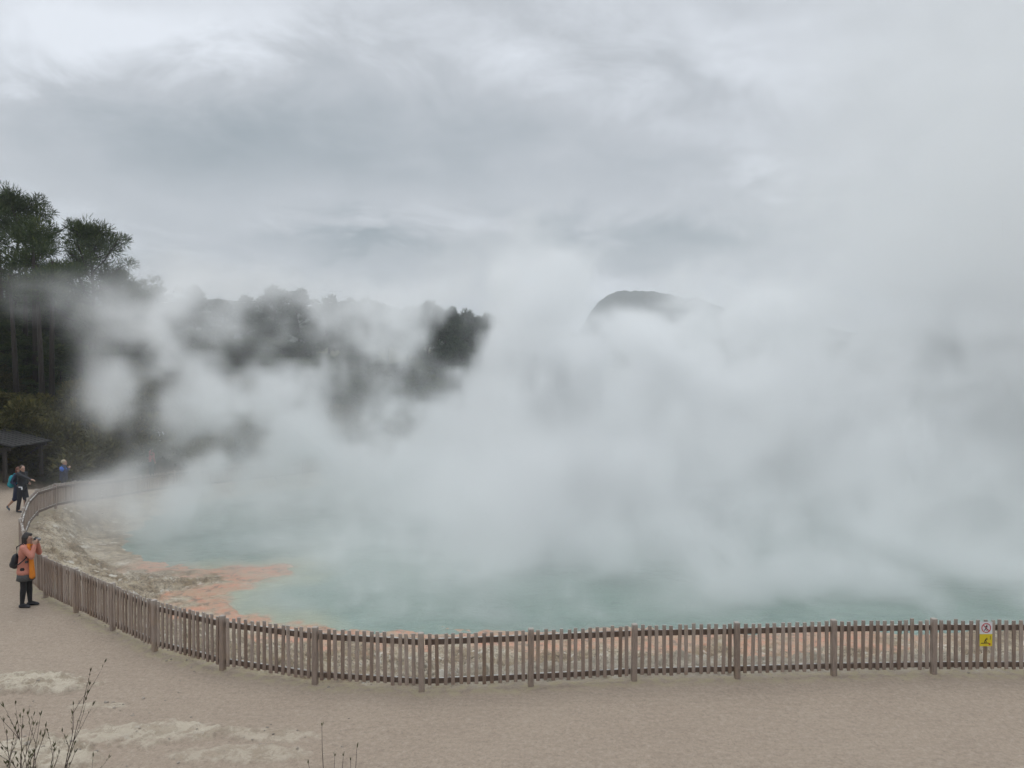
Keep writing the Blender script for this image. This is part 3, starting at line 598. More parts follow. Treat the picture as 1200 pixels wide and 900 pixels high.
for i, (px, py, D) in enumerate(FILL):
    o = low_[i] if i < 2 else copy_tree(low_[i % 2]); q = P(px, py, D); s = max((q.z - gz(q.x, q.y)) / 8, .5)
    place(o, q.x, q.y, s, i * 2.1); o.scale = (max(s, .85),) * 2 + (s,)
    wf = lambda f: (('under the tallest pine' if f[0] < 30 else 'between the two tall pines' if f[0] < 85 else 'under the broad pine' if f[0] < 125 else 'by the edge of the steam' if f[0] < 210 else 'behind the left steam column' if f[0] < 330 else 'midway along the steamy wood' if f[0] < 430 else 'at the right of the steamy wood'), f[1] < 405 or (f[0] > 210 and f[1] < 450))
    mates = sorted(f for f in FILL if wf(f) == wf(FILL[i])); w0 = wf(FILL[i])
    nearp = D < 49
    if nearp: w0 = ('in front of the tall pine trunks', w0[1]); mates = sorted(f for f in FILL if f[2] < 49)
    else: mates = [m_ for m_ in mates if m_[2] >= 49]
    tag(o, (f'{ORD[mates.index(FILL[i])]} young pine from the left {w0[0]}' if nearp else f'{ORD[mates.index(FILL[i])]} {"upper" if w0[1] else "lower"} young pine from the left {w0[0]}'), 'tree', 'young pines in the thicket')
# bare trunks of the plantation above the bushes
tr0 = None
TRK = [(20, 455, 44, 'thick dark trunk at the left end of the bare trunks'), (29, 452, 47, 'thin trunk second in the row of bare trunks'), (42, 456, 46, 'slender leaning trunk in the middle of the bare trunks'), (50, 457, 43, 'straight dark trunk beside the slender leaning one'), (60, 460, 45, 'rightmost dark trunk, thickest of its pair'), (6, 450, 48, 'pale thin trunk nearest the left frame edge')]
for i, (px, py, D, lab) in enumerate(TRK):
    q = P(px, py, D); zg = gz(q.x, q.y); root = empty('tree', (q.x, q.y, zg - .2)); hh = 8.2 + i % 3
    bm = bmesh.new(); lx = rng.uniform(-.5, .5); tube(bm, [(0, 0, 0), (lx * .4, 0, hh * .5), (lx, 0, hh)], [.17, .13, .07], 7); obj('trunk', bm, M_bark, root, True)
    rs = np.random.RandomState(40 + i); vv = [clump(rs, np.array([lx + rng.uniform(-.9, .9), rng.uniform(-.8, .8), hh + rng.uniform(-1.2, .9)]), .8, 220, .28, .022) for _ in range(7)]
    v = np.concatenate([a[0] for a in vv]); raw('crown', v, np.arange(len(v)).reshape(-1, 4), M_pine, root, attrs={'tint': np.concatenate([a[1] for a in vv])})
    tag(root, lab, 'tree', 'bare trunks above the bushes')
# wooded rise beyond the pool
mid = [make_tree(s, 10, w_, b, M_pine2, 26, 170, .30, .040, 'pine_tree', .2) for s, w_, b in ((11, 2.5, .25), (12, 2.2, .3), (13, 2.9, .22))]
FAR = [(182, 333, 78, 'ragged'), (228, 331, 84, 'rounded tall'), (205, 352, 90, 'low'), (262, 348, 82, 'small pointed'), (290, 344, 88, 'narrow'), (322, 333, 80, 'broad'), (350, 336, 86, 'thin'), (385, 343, 82, 'round-topped'), (410, 348, 90, 'short'),
       (432, 346, 80, 'spreading'), (455, 355, 88, 'veiled'), (478, 358, 92, 'faint'), (502, 350, 78, 'upright'), (525, 357, 84, 'leaning'), (546, 361, 76, 'dark full'), (572, 364, 78, 'dense dark'), (596, 378, 86, 'sloping'), (618, 392, 92, 'low steam-covered'),
       (165, 372, 70, 'shaded'), (245, 385, 72, 'steam-wrapped'), (312, 372, 72, 'dark inner'), (335, 398, 68, 'black-green'), (365, 385, 74, 'misty'), (420, 395, 72, 'smoky'), (540, 396, 70, 'deep green'), (560, 410, 68, 'blackish'), (515, 410, 72, 'dusky'), (470, 420, 68, 'dim'), (495, 440, 66, 'squat'), (300, 415, 66, 'stubby'), (640, 410, 96, 'hazy')]
prev = None; used2 = set()
for i, (px, py, D, adj) in enumerate(FAR):
    k_ = i % 3; o = mid[k_] if k_ not in used2 else copy_tree(mid[k_]); used2.add(k_)
    q = P(px, py, D); zg = gz(q.x, q.y); s = max((q.z - zg) / 10, .35)
    place(o, q.x, q.y, s, i * .9); o.scale = (max(s, .8), max(s, .8), s)
    nb = 'left of the centre' if px < 480 else 'near the gap before the mountain'
    place_ = ('beside the tall left pines' if px < 240 else 'above the left steam column' if px < 345 else 'on the misty skyline midway along the wood' if px < 465 else 'in the dark clearing of the steam' if px < 600 else 'at the right end of the wood')
    row = 'on the skyline' if D > 75 else 'in the front row'
    tag(o, f'{adj} pine {row}, {place_}'.replace('on the misty skyline midway', 'midway') , 'tree', 'misty pines beyond the pool')
# tall scrub and second-growth, nearer the far shore, seen through gaps in the steam
# distant wood to the right of the centre
rs = np.random.RandomState(77); vv = []; bmw = bmesh.new()
for i in range(150):
    px = rs.uniform(640, 1260); D = rs.uniform(150, 210); q = P(px, 400 + 8 * math.sin(px / 37) + rs.uniform(-6, 10), D); hh = rs.uniform(7, 11)
    tube(bmw, [(q.x, q.y, 0), (q.x, q.y, q.z - 1)], [.3, .12], 5)
    for j in range(7): vv.append(clump(rs, np.array([q.x + rs.normal() * 1.5, q.y + rs.normal() * 1.5, q.z - 1 - j * hh / 7]), 2.0, 70, .8, .16))
v = np.concatenate([a[0] for a in vv])
wood = raw('distant_wood', v, np.arange(len(v)).reshape(-1, 4), M_pine2, attrs={'tint': np.concatenate([a[1] for a in vv])}); tag(wood, 'far-off wood glimpsed through steam on the right', kind='stuff')
obj('trunks', bmw, M_bark, wood)['kind'] = 'stuff'

# ------------------------------------------------------------------ bushes on the bank
def make_bush(seed, name='bush'):
    rs = np.random.RandomState(seed); rd = random.Random(seed); root = empty(name); vs_, ts = [], []; bm = bmesh.new()
    for i in range(15):
        a = rd.uniform(0, 6.28); r = rd.uniform(0, 1.25); z = rd.uniform(.4, 2.0) * (1 - .25 * r)
        c = (math.cos(a) * r, math.sin(a) * r, z); tube(bm, [(0, 0, -.3), (c[0] * .5, c[1] * .5, z * .5), c], [.05, .03, .012], 5, False)
        v, t = clump(rs, np.array(c), rd.uniform(.38, .62), 420, .13, .028, .85, .6); vs_.append(v); ts.append(np.clip(t + rd.uniform(-.12, .2), 0, 1))
    obj('stems', bm, M_bark, root, True); v = np.concatenate(vs_)
    raw('foliage', v, np.arange(len(v)).reshape(-1, 4), M_bush, root, attrs={'tint': np.concatenate(ts)}); return root
bs = [make_bush(21), make_bush(22)]
BUSH = [(-10, 462, 42), (20, 458, 43), (48, 462, 42), (72, 470, 41), (92, 472, 42), (112, 486, 41), (128, 492, 43), (5, 482, 38.5), (32, 480, 38.5), (58, 486, 38), (82, 494, 38), (100, 504, 39), (120, 512, 41), (140, 520, 44), (158, 500, 48), (175, 480, 52), (195, 470, 56), (140, 470, 50), (215, 500, 58), (240, 490, 62), (-30, 490, 38), (150, 440, 54), (110, 440, 50), (35, 452, 47), (62, 450, 48), (85, 452, 47.5), (10, 450, 47), (-15, 450, 46)]
HOW = ['olive', 'yellow-green', 'dull green', 'brownish olive', 'rounded olive', 'ragged green']
for i, (px, py, D) in enumerate(BUSH):
    o = bs[i] if i < 2 else copy_tree(bs[i % 2]); q = P(px, py, D); zg = gz(q.x, q.y); s = min(max((q.z - zg) / 2.3, .7), 2.2)
    place(o, q.x, q.y, max(s, 1.0) * 1.35, i * 1.7, -.15, s * 1.08)
    wh_ = lambda b: ('under the bare trunks' if b[1] < 475 and b[0] < 100 else 'above the shelter roof' if b[0] < 60 else 'above the man in navy' if b[0] < 115 else 'at the edge of the steam' if b[0] < 165 else 'inside the left steam column')
    mates = sorted(b for b in BUSH if wh_(b) == wh_((px, py, D)))
    tag(o, f'{HOW[i % 6]} bush {wh_((px, py, D))}, {ORD[mates.index((px, py, D))]} from the left there', 'bush', 'olive bushes on the bank')

# undergrowth along the outer side of the far path
UG = []
for i in range(25, 39):
    a, b = Vector(FE[i]), Vector(FE[i + 1]); d = (b - a).normalized(); n_ = Vector((-d.y, d.x))
    if n_.dot(Vector((8, 44)) - a) > 0: n_ = -n_
    for off in ((4.8, 8.0) if i > 27 else (6.2, 9.0)):
        p = a.lerp(b, rng.random()) + n_ * (off + rng.uniform(-.4, .5)); UG.append((p.x, p.y, off))
UG.sort()
for i, (x, y, off) in enumerate(UG):
    o = copy_tree(bs[i % 2]); place(o, x, y, 1.45, i * 1.9, -.2, rng.uniform(1.0, 1.7))
    fr = off < 7; mates = [u for u in UG if (u[2] < 7) == fr]
    tag(o, f'{ORD[mates.index((x, y, off))]} bush from the left in the {"front" if fr else "back"} row beyond the far path', 'bush', f'bushes beyond the far path')
# ================================================================== shelter at the left edge
M_roof = plain('shelter_roof', (.020, .018, .017), .5, 3, .95); M_tim = plain('dark_timber', (.05, .042, .036), .3, 12, .85)
def shelter():
    D = 35.0; x0 = (-8 - 600) / F0 * D; zg = gz(x0, D)
    root = empty('shelter', (x0, D, zg)); tag(root, 'dark open timber shelter with a low pitched roof at the foot of the bank', 'shelter')
    zr = H0 - (502 - HZ) / F0 * D - zg
    bm = bmesh.new()
    for sgn in (-1, 1):
        c = Vector((-1.0 + sgn * 1.45, 0, zr - .36)); obox(bm, c, Vector((1.32, 0, -sgn * .36)), Vector((0, 1.5, 0)), Vector((sgn * .01, 0, .035)), .005)
    # corrugation battens
    for j in range(9):
        for sgn in (-1, 1):
            obox(bm, Vector((-1.0 + sgn * 1.45, -1.4 + j * .35, zr - .31)), Vector((1.3, 0, -sgn * .36)), Vector((0, .02, 0)), Vector((0, 0, .018)))
    obj('roof', bm, M_roof, root)
    for (x, y) in ((1.35, -1.3), (1.35, 1.3), (-3.3, -1.3), (-3.3, 1.3)):
        bm = bmesh.new(); box(bm, x - .07, x + .07, y - .07, y + .07, -.3, zr - .75, .008); obj('post', bm, M_tim, root)
    for y in (-1.3, 1.3):
        bm = bmesh.new(); box(bm, -3.5, 1.6, y - .06, y + .06, zr - .92, zr - .78, .006); obj('beam', bm, M_tim, root)
        bm = bmesh.new(); tube(bm, [(1.3, y, zr - .95), (.2, y, zr - 1.75)], [.05, .05], 6); tube(bm, [(.2, y, zr - 1.75), (-1.6, y, zr - 2.0)], [.05, .05], 6); obj('brace', bm, M_tim, root)
shelter()

# ================================================================== people
def remesh(name, shapes, voxel, mat_, parent, smooth_it=2):
    """one continuous surface grown round tapered limbs and ellipsoids"""
    bm = bmesh.new()
    for s in shapes:
        if s[0] == 'c':
            p0, p1, r0, r1 = Vector(s[1]), Vector(s[2]), s[3], s[4]
            d = p1 - p0; L = d.length
            if L < 1e-5: continue
            M = Matrix.Translation((p0 + p1) / 2) @ d.to_track_quat('Z', 'Y').to_matrix().to_4x4()
            bmesh.ops.create_cone(bm, cap_ends=True, segments=14, radius1=r0, radius2=r1, depth=L, matrix=M)
            for p, r in ((p0, r0), (p1, r1)): bmesh.ops.create_icosphere(bm, subdivisions=2, radius=r * 1.01, matrix=Matrix.Translation(p))
        else:
            c, r = Vector(s[1]), s[2]; M = Matrix.Translation(c)
            if len(s) > 3: M = M @ Matrix.Rotation(s[3], 4, s[4])
            bmesh.ops.create_icosphere(bm, subdivisions=3, radius=1, matrix=M @ Matrix.Diagonal((*r, 1)))
    o = obj(name, bm, None, None)
    m = o.modifiers.new('r', 'REMESH'); m.mode = 'VOXEL'; m.voxel_size = voxel
    if smooth_it:
        m2 = o.modifiers.new('s', 'SMOOTH'); m2.iterations = smooth_it; m2.factor = .5
    dg = bpy.context.evaluated_depsgraph_get(); me = bpy.data.meshes.new_from_object(o.evaluated_get(dg)); o.modifiers.clear(); old = o.data; o.data = me; bpy.data.meshes.remove(old); me.name = name
    me.materials.clear(); me.materials.append(mat_); me.shade_smooth(); o.parent = parent; return o
def hand(w_, d, up, side, curl=.5):
    """palm, four unequal bent fingers and a thumb; d is the way the hand points, up the back of the hand"""
    w_, d, up = Vector(w_), Vector(d).normalized(), Vector(up); up = (up - d * up.dot(d)).normalized(); s = d.cross(up) * side
    S = [('c', w_, w_ + d * .07, .024, .030), ('c', w_ + d * .03 + s * .02, w_ + d * .08 + s * .022, .018, .015), ('c', w_ + d * .03 - s * .02, w_ + d * .08 - s * .022, .018, .015)]
    for i, l in enumerate((.066, .076, .071, .055)):
        b = w_ + d * .082 + s * (.030 - .020 * i); d1 = (d - up * curl * .5).normalized(); d2 = (d - up * curl * 1.6).normalized(); k1 = b + d1 * l * .55; k2 = k1 + d2 * l * .5
        S += [('c', b, k1, .0092, .0085), ('c', k1, k2, .0085, .0072)]
    t0 = w_ + d * .025 + s * .028; t1 = t0 + (d * .6 + s * .8 - up * .3).normalized() * .038; t2 = t1 + (d + s * .2 - up * curl).normalized() * .03
    return S + [('c', t0, t1, .012, .011), ('c', t1, t2, .010, .008)]
M_skin = plain('skin', (.42, .25, .18), .06, 20, .55, .05)
def head_shapes(h, f):
    h, f = Vector(h), Vector(f).normalized(); l = Vector((0, 0, 1)).cross(f).normalized(); a = math.atan2(f.y, f.x)
    S = [('e', h + f * -.008 + Vector((0, 0, .02)), (.093, .074, .098), a, 'Z'), ('e', h + f * .022 - Vector((0, 0, .045)), (.062, .056, .072), a, 'Z'),
         ('c', h + f * .088 + Vector((0, 0, .004)), h + f * .108 - Vector((0, 0, .026)), .009, .014), ('e', h + f * .082 - Vector((0, 0, .062)), (.014, .024, .010), a, 'Z'), ('e', h + f * .068 - Vector((0, 0, .1)), (.022, .024, .018), a, 'Z')]
    for s in (-1, 1): S.append(('e', h + l * s * .076 - Vector((0, 0, .012)) - f * .008, (.018, .010, .032), a, 'Z'))
    return S
M_eye = plain('eye', (.03, .02, .018), .1, 20, .3); M_lip = plain('lips', (.40, .13, .12), .1, 20, .5)
def person(J, loc, rz, s, label, skin=M_skin, hands=True):
    """J: named joints in metres for a 1.65 m figure facing +X"""
    root = empty('person', loc, rz); root.scale = (s,) * 3; tag(root, label, 'person')
    V_ = {k_: Vector(v_) for k_, v_ in J.items()}
    f = V_.get('face', Vector((1, 0, 0))).normalized(); h = V_['head']
    S = [('e', V_['pelvis'], (.105, .155, .12)), ('c', V_['pelvis'], V_['chest'], .10, .105), ('e', V_['chest'], (.105, .150, .15)), ('c', V_['neck'] - Vector((0, 0, .05)), h - Vector((0, 0, .06)) - f * .015, .052, .05)]
    S += head_shapes(h, f)
    for sd, n in ((1, 'l'), (-1, 'r')):
        S += [('c', V_['sh' + n], V_['el' + n], .050, .038), ('c', V_['el' + n], V_['wr' + n], .037, .025), ('c', V_['chest'] + Vector((0, sd * .07, .09)), V_['sh' + n], .06, .052)]
        S += hand(V_['wr' + n], V_['hd' + n], V_.get('up' + n, Vector((0, sd, 0))), sd, .7)
        S += [('c', V_['hip' + n], V_['kn' + n], .082, .056), ('c', V_['kn' + n], V_['kn' + n].lerp(V_['an' + n], .3), .054, .056), ('c', V_['kn' + n].lerp(V_['an' + n], .3), V_['an' + n], .056, .034)]
        S += [('c', V_['an' + n], V_['to' + n], .036, .028)]
    remesh('body', S, .0085, skin, root, 1)
    l = Vector((0, 0, 1)).cross(f).normalized()
    for sd in (-1, 1):
        bm = bmesh.new(); bmesh.ops.create_icosphere(bm, subdivisions=2, radius=.011, matrix=Matrix.Translation(h + f * .080 + l * sd * .031 + Vector((0, 0, .012)))); obj('eye', bm, M_eye, root, True)
    bm = bmesh.new(); bmesh.ops.create_icosphere(bm, subdivisions=2, radius=1, matrix=Matrix.Translation(h + f * .090 - Vector((0, 0, .060))) @ Matrix.Diagonal((.006 + .006 * abs(f.x), .022 * abs(f.x) + .006, .006, 1))); obj('mouth', bm, M_lip, root, True)
    return root, V_
def shoes(root, V_, m):
    for n in 'lr':
        a, t = V_['an' + n], V_['to' + n]; fl = (t - a); d = fl.normalized()
        remesh('shoe', [('c', a - Vector((0, 0, .035)) - Vector((d.x, d.y, 0)) * .03, t - Vector((0, 0, .0)), .043, .036), ('c', t, t + d * .03, .036, .028), ('c', a, a - Vector((0, 0, .03)), .040, .042)], .009, m, root, 1)
def legs(root, V_, m, name='trousers', r=(.098, .072, .062), to=1.0):
    S = [('e', V_['pelvis'] - Vector((0, 0, .02)), (.122, .168, .13))]
    for n in 'lr':
        an = V_['kn' + n].lerp(V_['an' + n], to * .96) if to <= 1 else V_['an' + n]
        S += [('c', V_['hip' + n], V_['kn' + n], r[0], r[1]), ('c', V_['kn' + n], an, r[1], r[2])]
    return remesh(name, S, .012, m, root, 2)
def hair_cap(root, h, f, m, extra=()):
    h, f = Vector(h), Vector(f).normalized(); a = math.atan2(f.y, f.x)
    S = [('e', h - f * .028 + Vector((0, 0, .040)), (.094, .086, .090), a, 'Z')] + list(extra)
    return remesh('hair', S, .010, m, root, 2)
M_coat = plain('coral_coat', (.50, .20, .145), .10, 9, .85); M_scarf = plain('orange_scarf', (.66, .21, .015), .15, 14, .8); M_hair = plain('black_hair', (.020, .015, .013), .3, 40, .5)
M_skirt = plain('grey_skirt', (.10, .105, .11), .35, 40, .9); M_tights = plain('black_tights', (.012, .012, .014), .2, 30, .8); M_bshoe = plain('black_shoe', (.015, .016, .022), .2, 30, .5); M_pack = plain('black_backpack', (.018, .018, .022), .3, 20, .7)
M_camb = plain('camera_black', (.02, .02, .022), .2, 30, .4); M_camg = plain('camera_grey', (.22, .22, .23), .1, 30, .3)
def lady():
    D = 890 * H0 / (713 - HZ); x = (27 - 600) / F0 * D
    J = dict(pelvis=(0, 0, .90), chest=(.01, 0, 1.20), neck=(.015, 0, 1.38), head=(.055, 0, 1.505), face=(1, .0, -.04), shl=(.03, .165, 1.33), shr=(.03, -.165, 1.33), ell=(.20, .20, 1.15), elr=(.21, -.19, 1.14),
             wrl=(.215, .085, 1.385), wrr=(.225, -.075, 1.385), hdl=(.15, -.25, .9), hdr=(.12, .2, .9), upl=(.2, .9, .2), upr=(.2, -.9, .2), hipl=(0, .085, .86), hipr=(0, -.085, .86), knl=(.03, .085, .46), knr=(-.015, -.08, .46), anl=(.04, .085, .075), anr=(-.05, -.08, .075), tol=(.17, .10, .035), tor=(.08, -.10, .035))
    root, V_ = person(J, (x, D, gz(x, D)), R(8), 1.0, 'woman in coral coat and black tights photographing the pool with a raised camera')
    S = [('e', (0.0, 0, 1.20), (.128, .178, .19)), ('c', (0, 0, 1.15), (.0, 0, .96), .130, .150), ('e', (0, 0, .78), (.175, .195, .10)), ('c', (0, 0, .96), (0, 0, .79), .152, .178), ('c', (.015, 0, 1.37), (.01, 0, 1.33), .075, .12)]
    for sd, n in ((1, 'l'), (-1, 'r')):
        S += [('c', V_['sh' + n], V_['el' + n], .068, .056), ('c', V_['el' + n], V_['el' + n].lerp(V_['wr' + n], .9), .056, .044), ('c', (0.01, sd * .08, 1.34), V_['sh' + n], .075, .07)]
    remesh('coat', S, .011, M_coat, root, 3)
    bm = bmesh.new()
    n = 40
    r0 = [bm.verts.new(((.172 + .010 * math.sin(k * 5)) * math.cos(k * 2 * math.pi / n), (.190 + .010 * math.sin(k * 5)) * math.sin(k * 2 * math.pi / n), .60)) for k in range(n)]
    r1 = [bm.verts.new((.150 * math.cos(k * 2 * math.pi / n), .168 * math.sin(k * 2 * math.pi / n), .84)) for k in range(n)]
    for k in range(n): bm.faces.new((r0[k], r0[(k + 1) % n], r1[(k + 1) % n], r1[k]))
    bm.faces.new(r1); o = obj('skirt', bm, M_skirt, root, True); so_ = o.modifiers.new('t', 'SOLIDIFY'); so_.thickness = .01
    S = []
    for nn_ in 'lr': S += [('c', V_['hip' + nn_], V_['kn' + nn_], .088, .062), ('c', V_['kn' + nn_], V_['kn' + nn_].lerp(V_['an' + nn_], .3), .060, .062), ('c', V_['kn' + nn_].lerp(V_['an' + nn_], .3), V_['an' + nn_], .062, .040), ('c', V_['an' + nn_], V_['to' + nn_], .041, .033)]
    remesh('tights', S, .010, M_tights, root, 1); shoes(root, V_, M_bshoe)
    hd = V_['head']
    hair_cap(root, hd, V_['face'], M_hair, [('c', hd + Vector((-.055, 0, .03)), hd + Vector((-.07, 0, -.12)), .075, .055), ('c', hd + Vector((-.02, .07, .03)), hd + Vector((-.02, .075, -.12)), .032, .026), ('c', hd + Vector((-.02, -.07, .03)), hd + Vector((-.02, -.075, -.12)), .032, .026), ('c', hd + Vector((.05, 0, .095)), hd + Vector((-.04, 0, .11)), .04, .05)])
    remesh('scarf', [('c', (.10, -.08, 1.34), (.165, -.10, 1.05), .040, .045), ('c', (.165, -.10, 1.05), (.185, -.11, .70), .046, .062), ('c', (.10, .06, 1.35), (.16, -.02, 1.1), .035, .035), ('c', (.02, -.08, 1.385), (.10, -.02, 1.37), .035, .035)], .010, M_scarf, root, 2)
    bm = bmesh.new(); bmesh.ops.create_cone(bm, cap_ends=True, segments=14, radius1=.032, radius2=.028, depth=.02, matrix=Matrix.Translation((.09, -.155, 1.03)) @ Matrix.Rotation(R(70), 4, 'X')); obj('button', bm, M_camb, root)
    # straps over the coat
    bp = empty('backpack', root.matrix_world @ Vector((0, 0, 0)), 0); bp.location = root.location; bp.rotation_euler = root.rotation_euler
    tag(bp, 'small black backpack on the back of the woman in coral coat', 'backpack')
    remesh('bag', [('e', (-.20, 0, 1.03), (.085, .13, .16)), ('e', (-.215, 0, .97), (.095, .12, .12)), ('e', (-.275, 0, .95), (.045, .09, .08))], .010, M_pack, bp, 2)
    for sd in (-1, 1):
        bm = bmesh.new(); tube(bm, [(-.14, sd * .09, 1.15), (-.12, sd * .12, 1.36), (-.0, sd * .12, 1.43), (.10, sd * .13, 1.30), (.09, sd * .17, 1.12), (-.04, sd * .20, 1.0), (-.16, sd * .11, .95)], [.014] * 7, 6); obj('strap', bm, M_pack, bp, True)
    # camera
    c = root.matrix_basis @ Vector((0, 0, 0)); cam_o = empty('photo_camera', root.location + Matrix.Rotation(R(8), 3, 'Z') @ Vector((.215, 0, 1.495)), R(8)); tag(cam_o, 'small black and grey camera held to the face by the woman in coral', 'camera')
    bm = bmesh.new(); box(bm, -.022, .022, -.062, .062, -.035, .038, .006); box(bm, -.015, .015, -.02, .02, .038, .052, .004); obj('camera_body', bm, M_camb, cam_o)
    bm = bmesh.new(); bmesh.ops.create_cone(bm, cap_ends=True, segments=20, radius1=.032, radius2=.029, depth=.075, matrix=Matrix.Translation((.058, 0, 0)) @ Matrix.Rotation(R(90), 4, 'Y')); obj('lens', bm, M_camg, cam_o, True)
lady()
M_dark = plain('black_jacket', (.016, .017, .021), .25, 12, .85); M_dtr = plain('black_trousers', (.014, .015, .022), .25, 12, .85); M_navy = plain('navy_jacket', (.020, .028, .060), .2, 12, .85); M_blue = plain('blue_panel', (.035, .13, .50), .15, 12, .8)
M_teal = plain('teal_jacket', (.015, .26, .32), .15, 12, .8); M_auburn = plain('auburn_hair', (.14, .045, .022), .3, 40, .6); M_blond = plain('grey_blond_hair', (.42, .34, .23), .2, 40, .7); M_brown = plain('brown_hair', (.06, .03, .018), .3, 40, .6)
M_wht = plain('white_fabric', (.72, .73, .76), .05, 20, .8); M_snk = plain('grey_sneaker', (.09, .12, .15), .4, 30, .7); M_pink = plain('red_jacket', (.42, .06, .07), .15, 12, .8)
def jacket(root, V_, m, hem=.86, r=1.0, slv=.92, name='jacket'):
    c = V_['chest']; pz = V_['pelvis']
    S = [('e', c, (.128 * r, .178 * r, .19)), ('c', c, Vector((pz.x, pz.y, hem + .08)), .135 * r, .140 * r), ('e', (pz.x, pz.y, hem + .05), (.145 * r, .175 * r, .07)), ('c', V_['neck'], c + Vector((0, 0, .12)), .07, .12)]
    for sd, n in ((1, 'l'), (-1, 'r')):
        S += [('c', V_['sh' + n], V_['el' + n], .068, .055), ('c', V_['el' + n], V_['el' + n].lerp(V_['wr' + n], slv), .055, .042), ('c', c + Vector((0, sd * .08, .13)), V_['sh' + n], .075, .07)]
    return remesh(name, S, .012, m, root, 2)
STAND = dict(pelvis=(0, 0, .93), chest=(0, 0, 1.24), neck=(0, 0, 1.42), head=(.03, 0, 1.545), face=(1, 0, 0), shl=(0, .185, 1.37), shr=(0, -.185, 1.37), ell=(-.02, .24, 1.11), elr=(-.02, -.24, 1.11), wrl=(.06, .24, .88), wrr=(.06, -.24, .88), hdl=(.2, 0, -1), hdr=(.2, 0, -1),
             upl=(0, 1, 0), upr=(0, -1, 0), hipl=(0, .09, .89), hipr=(0, -.09, .89), knl=(.02, .10, .48), knr=(.02, -.10, .48), anl=(0, .11, .08), anr=(0, -.11, .08), tol=(.13, .13, .035), tor=(.13, -.13, .035))
def at_px(px, py, D=None):
    D = D or 890 * H0 / (py - HZ); x = (px - 600) / F0 * D; return (x, D, gz(x, D))
def group():
    # person in black pointing towards the pool
    J = dict(STAND); J.update(elr=(.28, -.22, 1.29), wrr=(.55, -.22, 1.20), hdr=(1, .05, -.15), upr=(0, 0, 1), ell=(-.05, .22, 1.11), wrl=(.15, .14, 1.0), hdl=(1, -.3, 0), knl=(.10, .10, .50), anl=(.16, .11, .08), tol=(.29, .12, .035), knr=(-.03, -.09, .48), anr=(-.10, -.09, .085), tor=(.02, -.10, .035), face=(.9, -.3, 0))
    loc = at_px(24, 601); root, V_ = person(J, loc, R(-8), 1.03, 'person all in black stretching an arm out towards the pool fence')
    jacket(root, V_, M_dark); legs(root, V_, M_dtr); shoes(root, V_, M_bshoe); hair_cap(root, V_['head'], V_['face'], M_brown, [('c', V_['head'] + Vector((-.06, 0, .02)), V_['head'] + Vector((-.07, 0, -.08)), .055, .035)])
    bm = bmesh.new(); box(bm, .03, .16, -.195, -.185, .90, .935, .003); obox(bm, Vector((.155, -.19, .88)), Vector((.02, 0, .01)), Vector((0, .012, 0)), Vector((-.01, 0, .05)), .003); obj('white_pocket_trim', bm, M_wht, root)
    # woman walking behind with teal jacket and shorts, trailing leg lifted
    J = dict(STAND); J.update(pelvis=(.02, 0, .92), knl=(.20, .09, .52), anl=(.17, .09, .09), tol=(.30, .10, .035), knr=(-.06, -.09, .50), anr=(-.34, -.09, .21), tor=(-.30, -.09, .09), elr=(-.10, -.24, 1.12), wrr=(.08, -.24, 1.0), hdr=(1, 0, 0), upr=(0, -1, 0))
    loc = at_px(12, 604); loc = (loc[0] - .22, loc[1] + .7, loc[2]); root, V_ = person(J, loc, R(4), .98, 'auburn-haired person in navy and shorts walking behind the one in black, one foot lifted')
    jacket(root, V_, M_navy, .80); legs(root, V_, M_navy, 'shorts', (.11, .095, .09), .12); shoes(root, V_, M_snk); hair_cap(root, V_['head'], V_['face'], M_auburn, [('c', V_['head'] + Vector((-.06, 0, .02)), V_['head'] + Vector((-.09, 0, -.14)), .065, .045)])
    bp = empty('backpack', root.location, R(4)); bp.scale = root.scale; tag(bp, 'bright teal backpack on the auburn-haired walker at the left edge', 'backpack')
    remesh('bag', [('e', (-.23, 0, 1.16), (.10, .15, .20)), ('e', (-.25, 0, 1.02), (.12, .145, .15)), ('e', (-.33, 0, 1.0), (.05, .10, .09))], .012, M_teal, bp, 2)
    for sd in (-1, 1):
        bm = bmesh.new(); tube(bm, [(-.16, sd * .09, 1.28), (-.08, sd * .12, 1.43), (.06, sd * .12, 1.42), (.14, sd * .12, 1.27), (.08, sd * .17, 1.1), (-.15, sd * .12, .98)], [.016] * 6, 6); obj('strap', bm, M_teal, bp, True)
    # man standing with his back half turned beyond the fence
    J = dict(STAND); J.update(ell=(.12, .25, 1.16), wrl=(.20, .10, 1.30), hdl=(.3, -.5, .5), elr=(.05, -.25, 1.13), wrr=(.19, -.09, 1.31), hdr=(.3, .5, .5), face=(1, 0, -.1))
    D = 32.0; x = (73 - 600) / F0 * D; root, V_ = person(J, (x, D, H0 - 100 / F0 * D - 1.70), R(35), 1.02, 'grey-blond man in navy jacket with a blue shoulder panel standing beyond the far fence')
    root.location.z = gz(x, D)
    jk = jacket(root, V_, M_navy, .82, 1.08); legs(root, V_, M_dtr); shoes(root, V_, M_bshoe); hair_cap(root, V_['head'], V_['face'], M_blond)
    remesh('shoulder_panel', [('c', (-.03, .17, 1.30), (-.05, -.17, 1.30), .105, .105), ('c', (.02, -.17, 1.30), (-.02, -.19, 1.29), .085, .085)], .012, M_blue, root, 2)
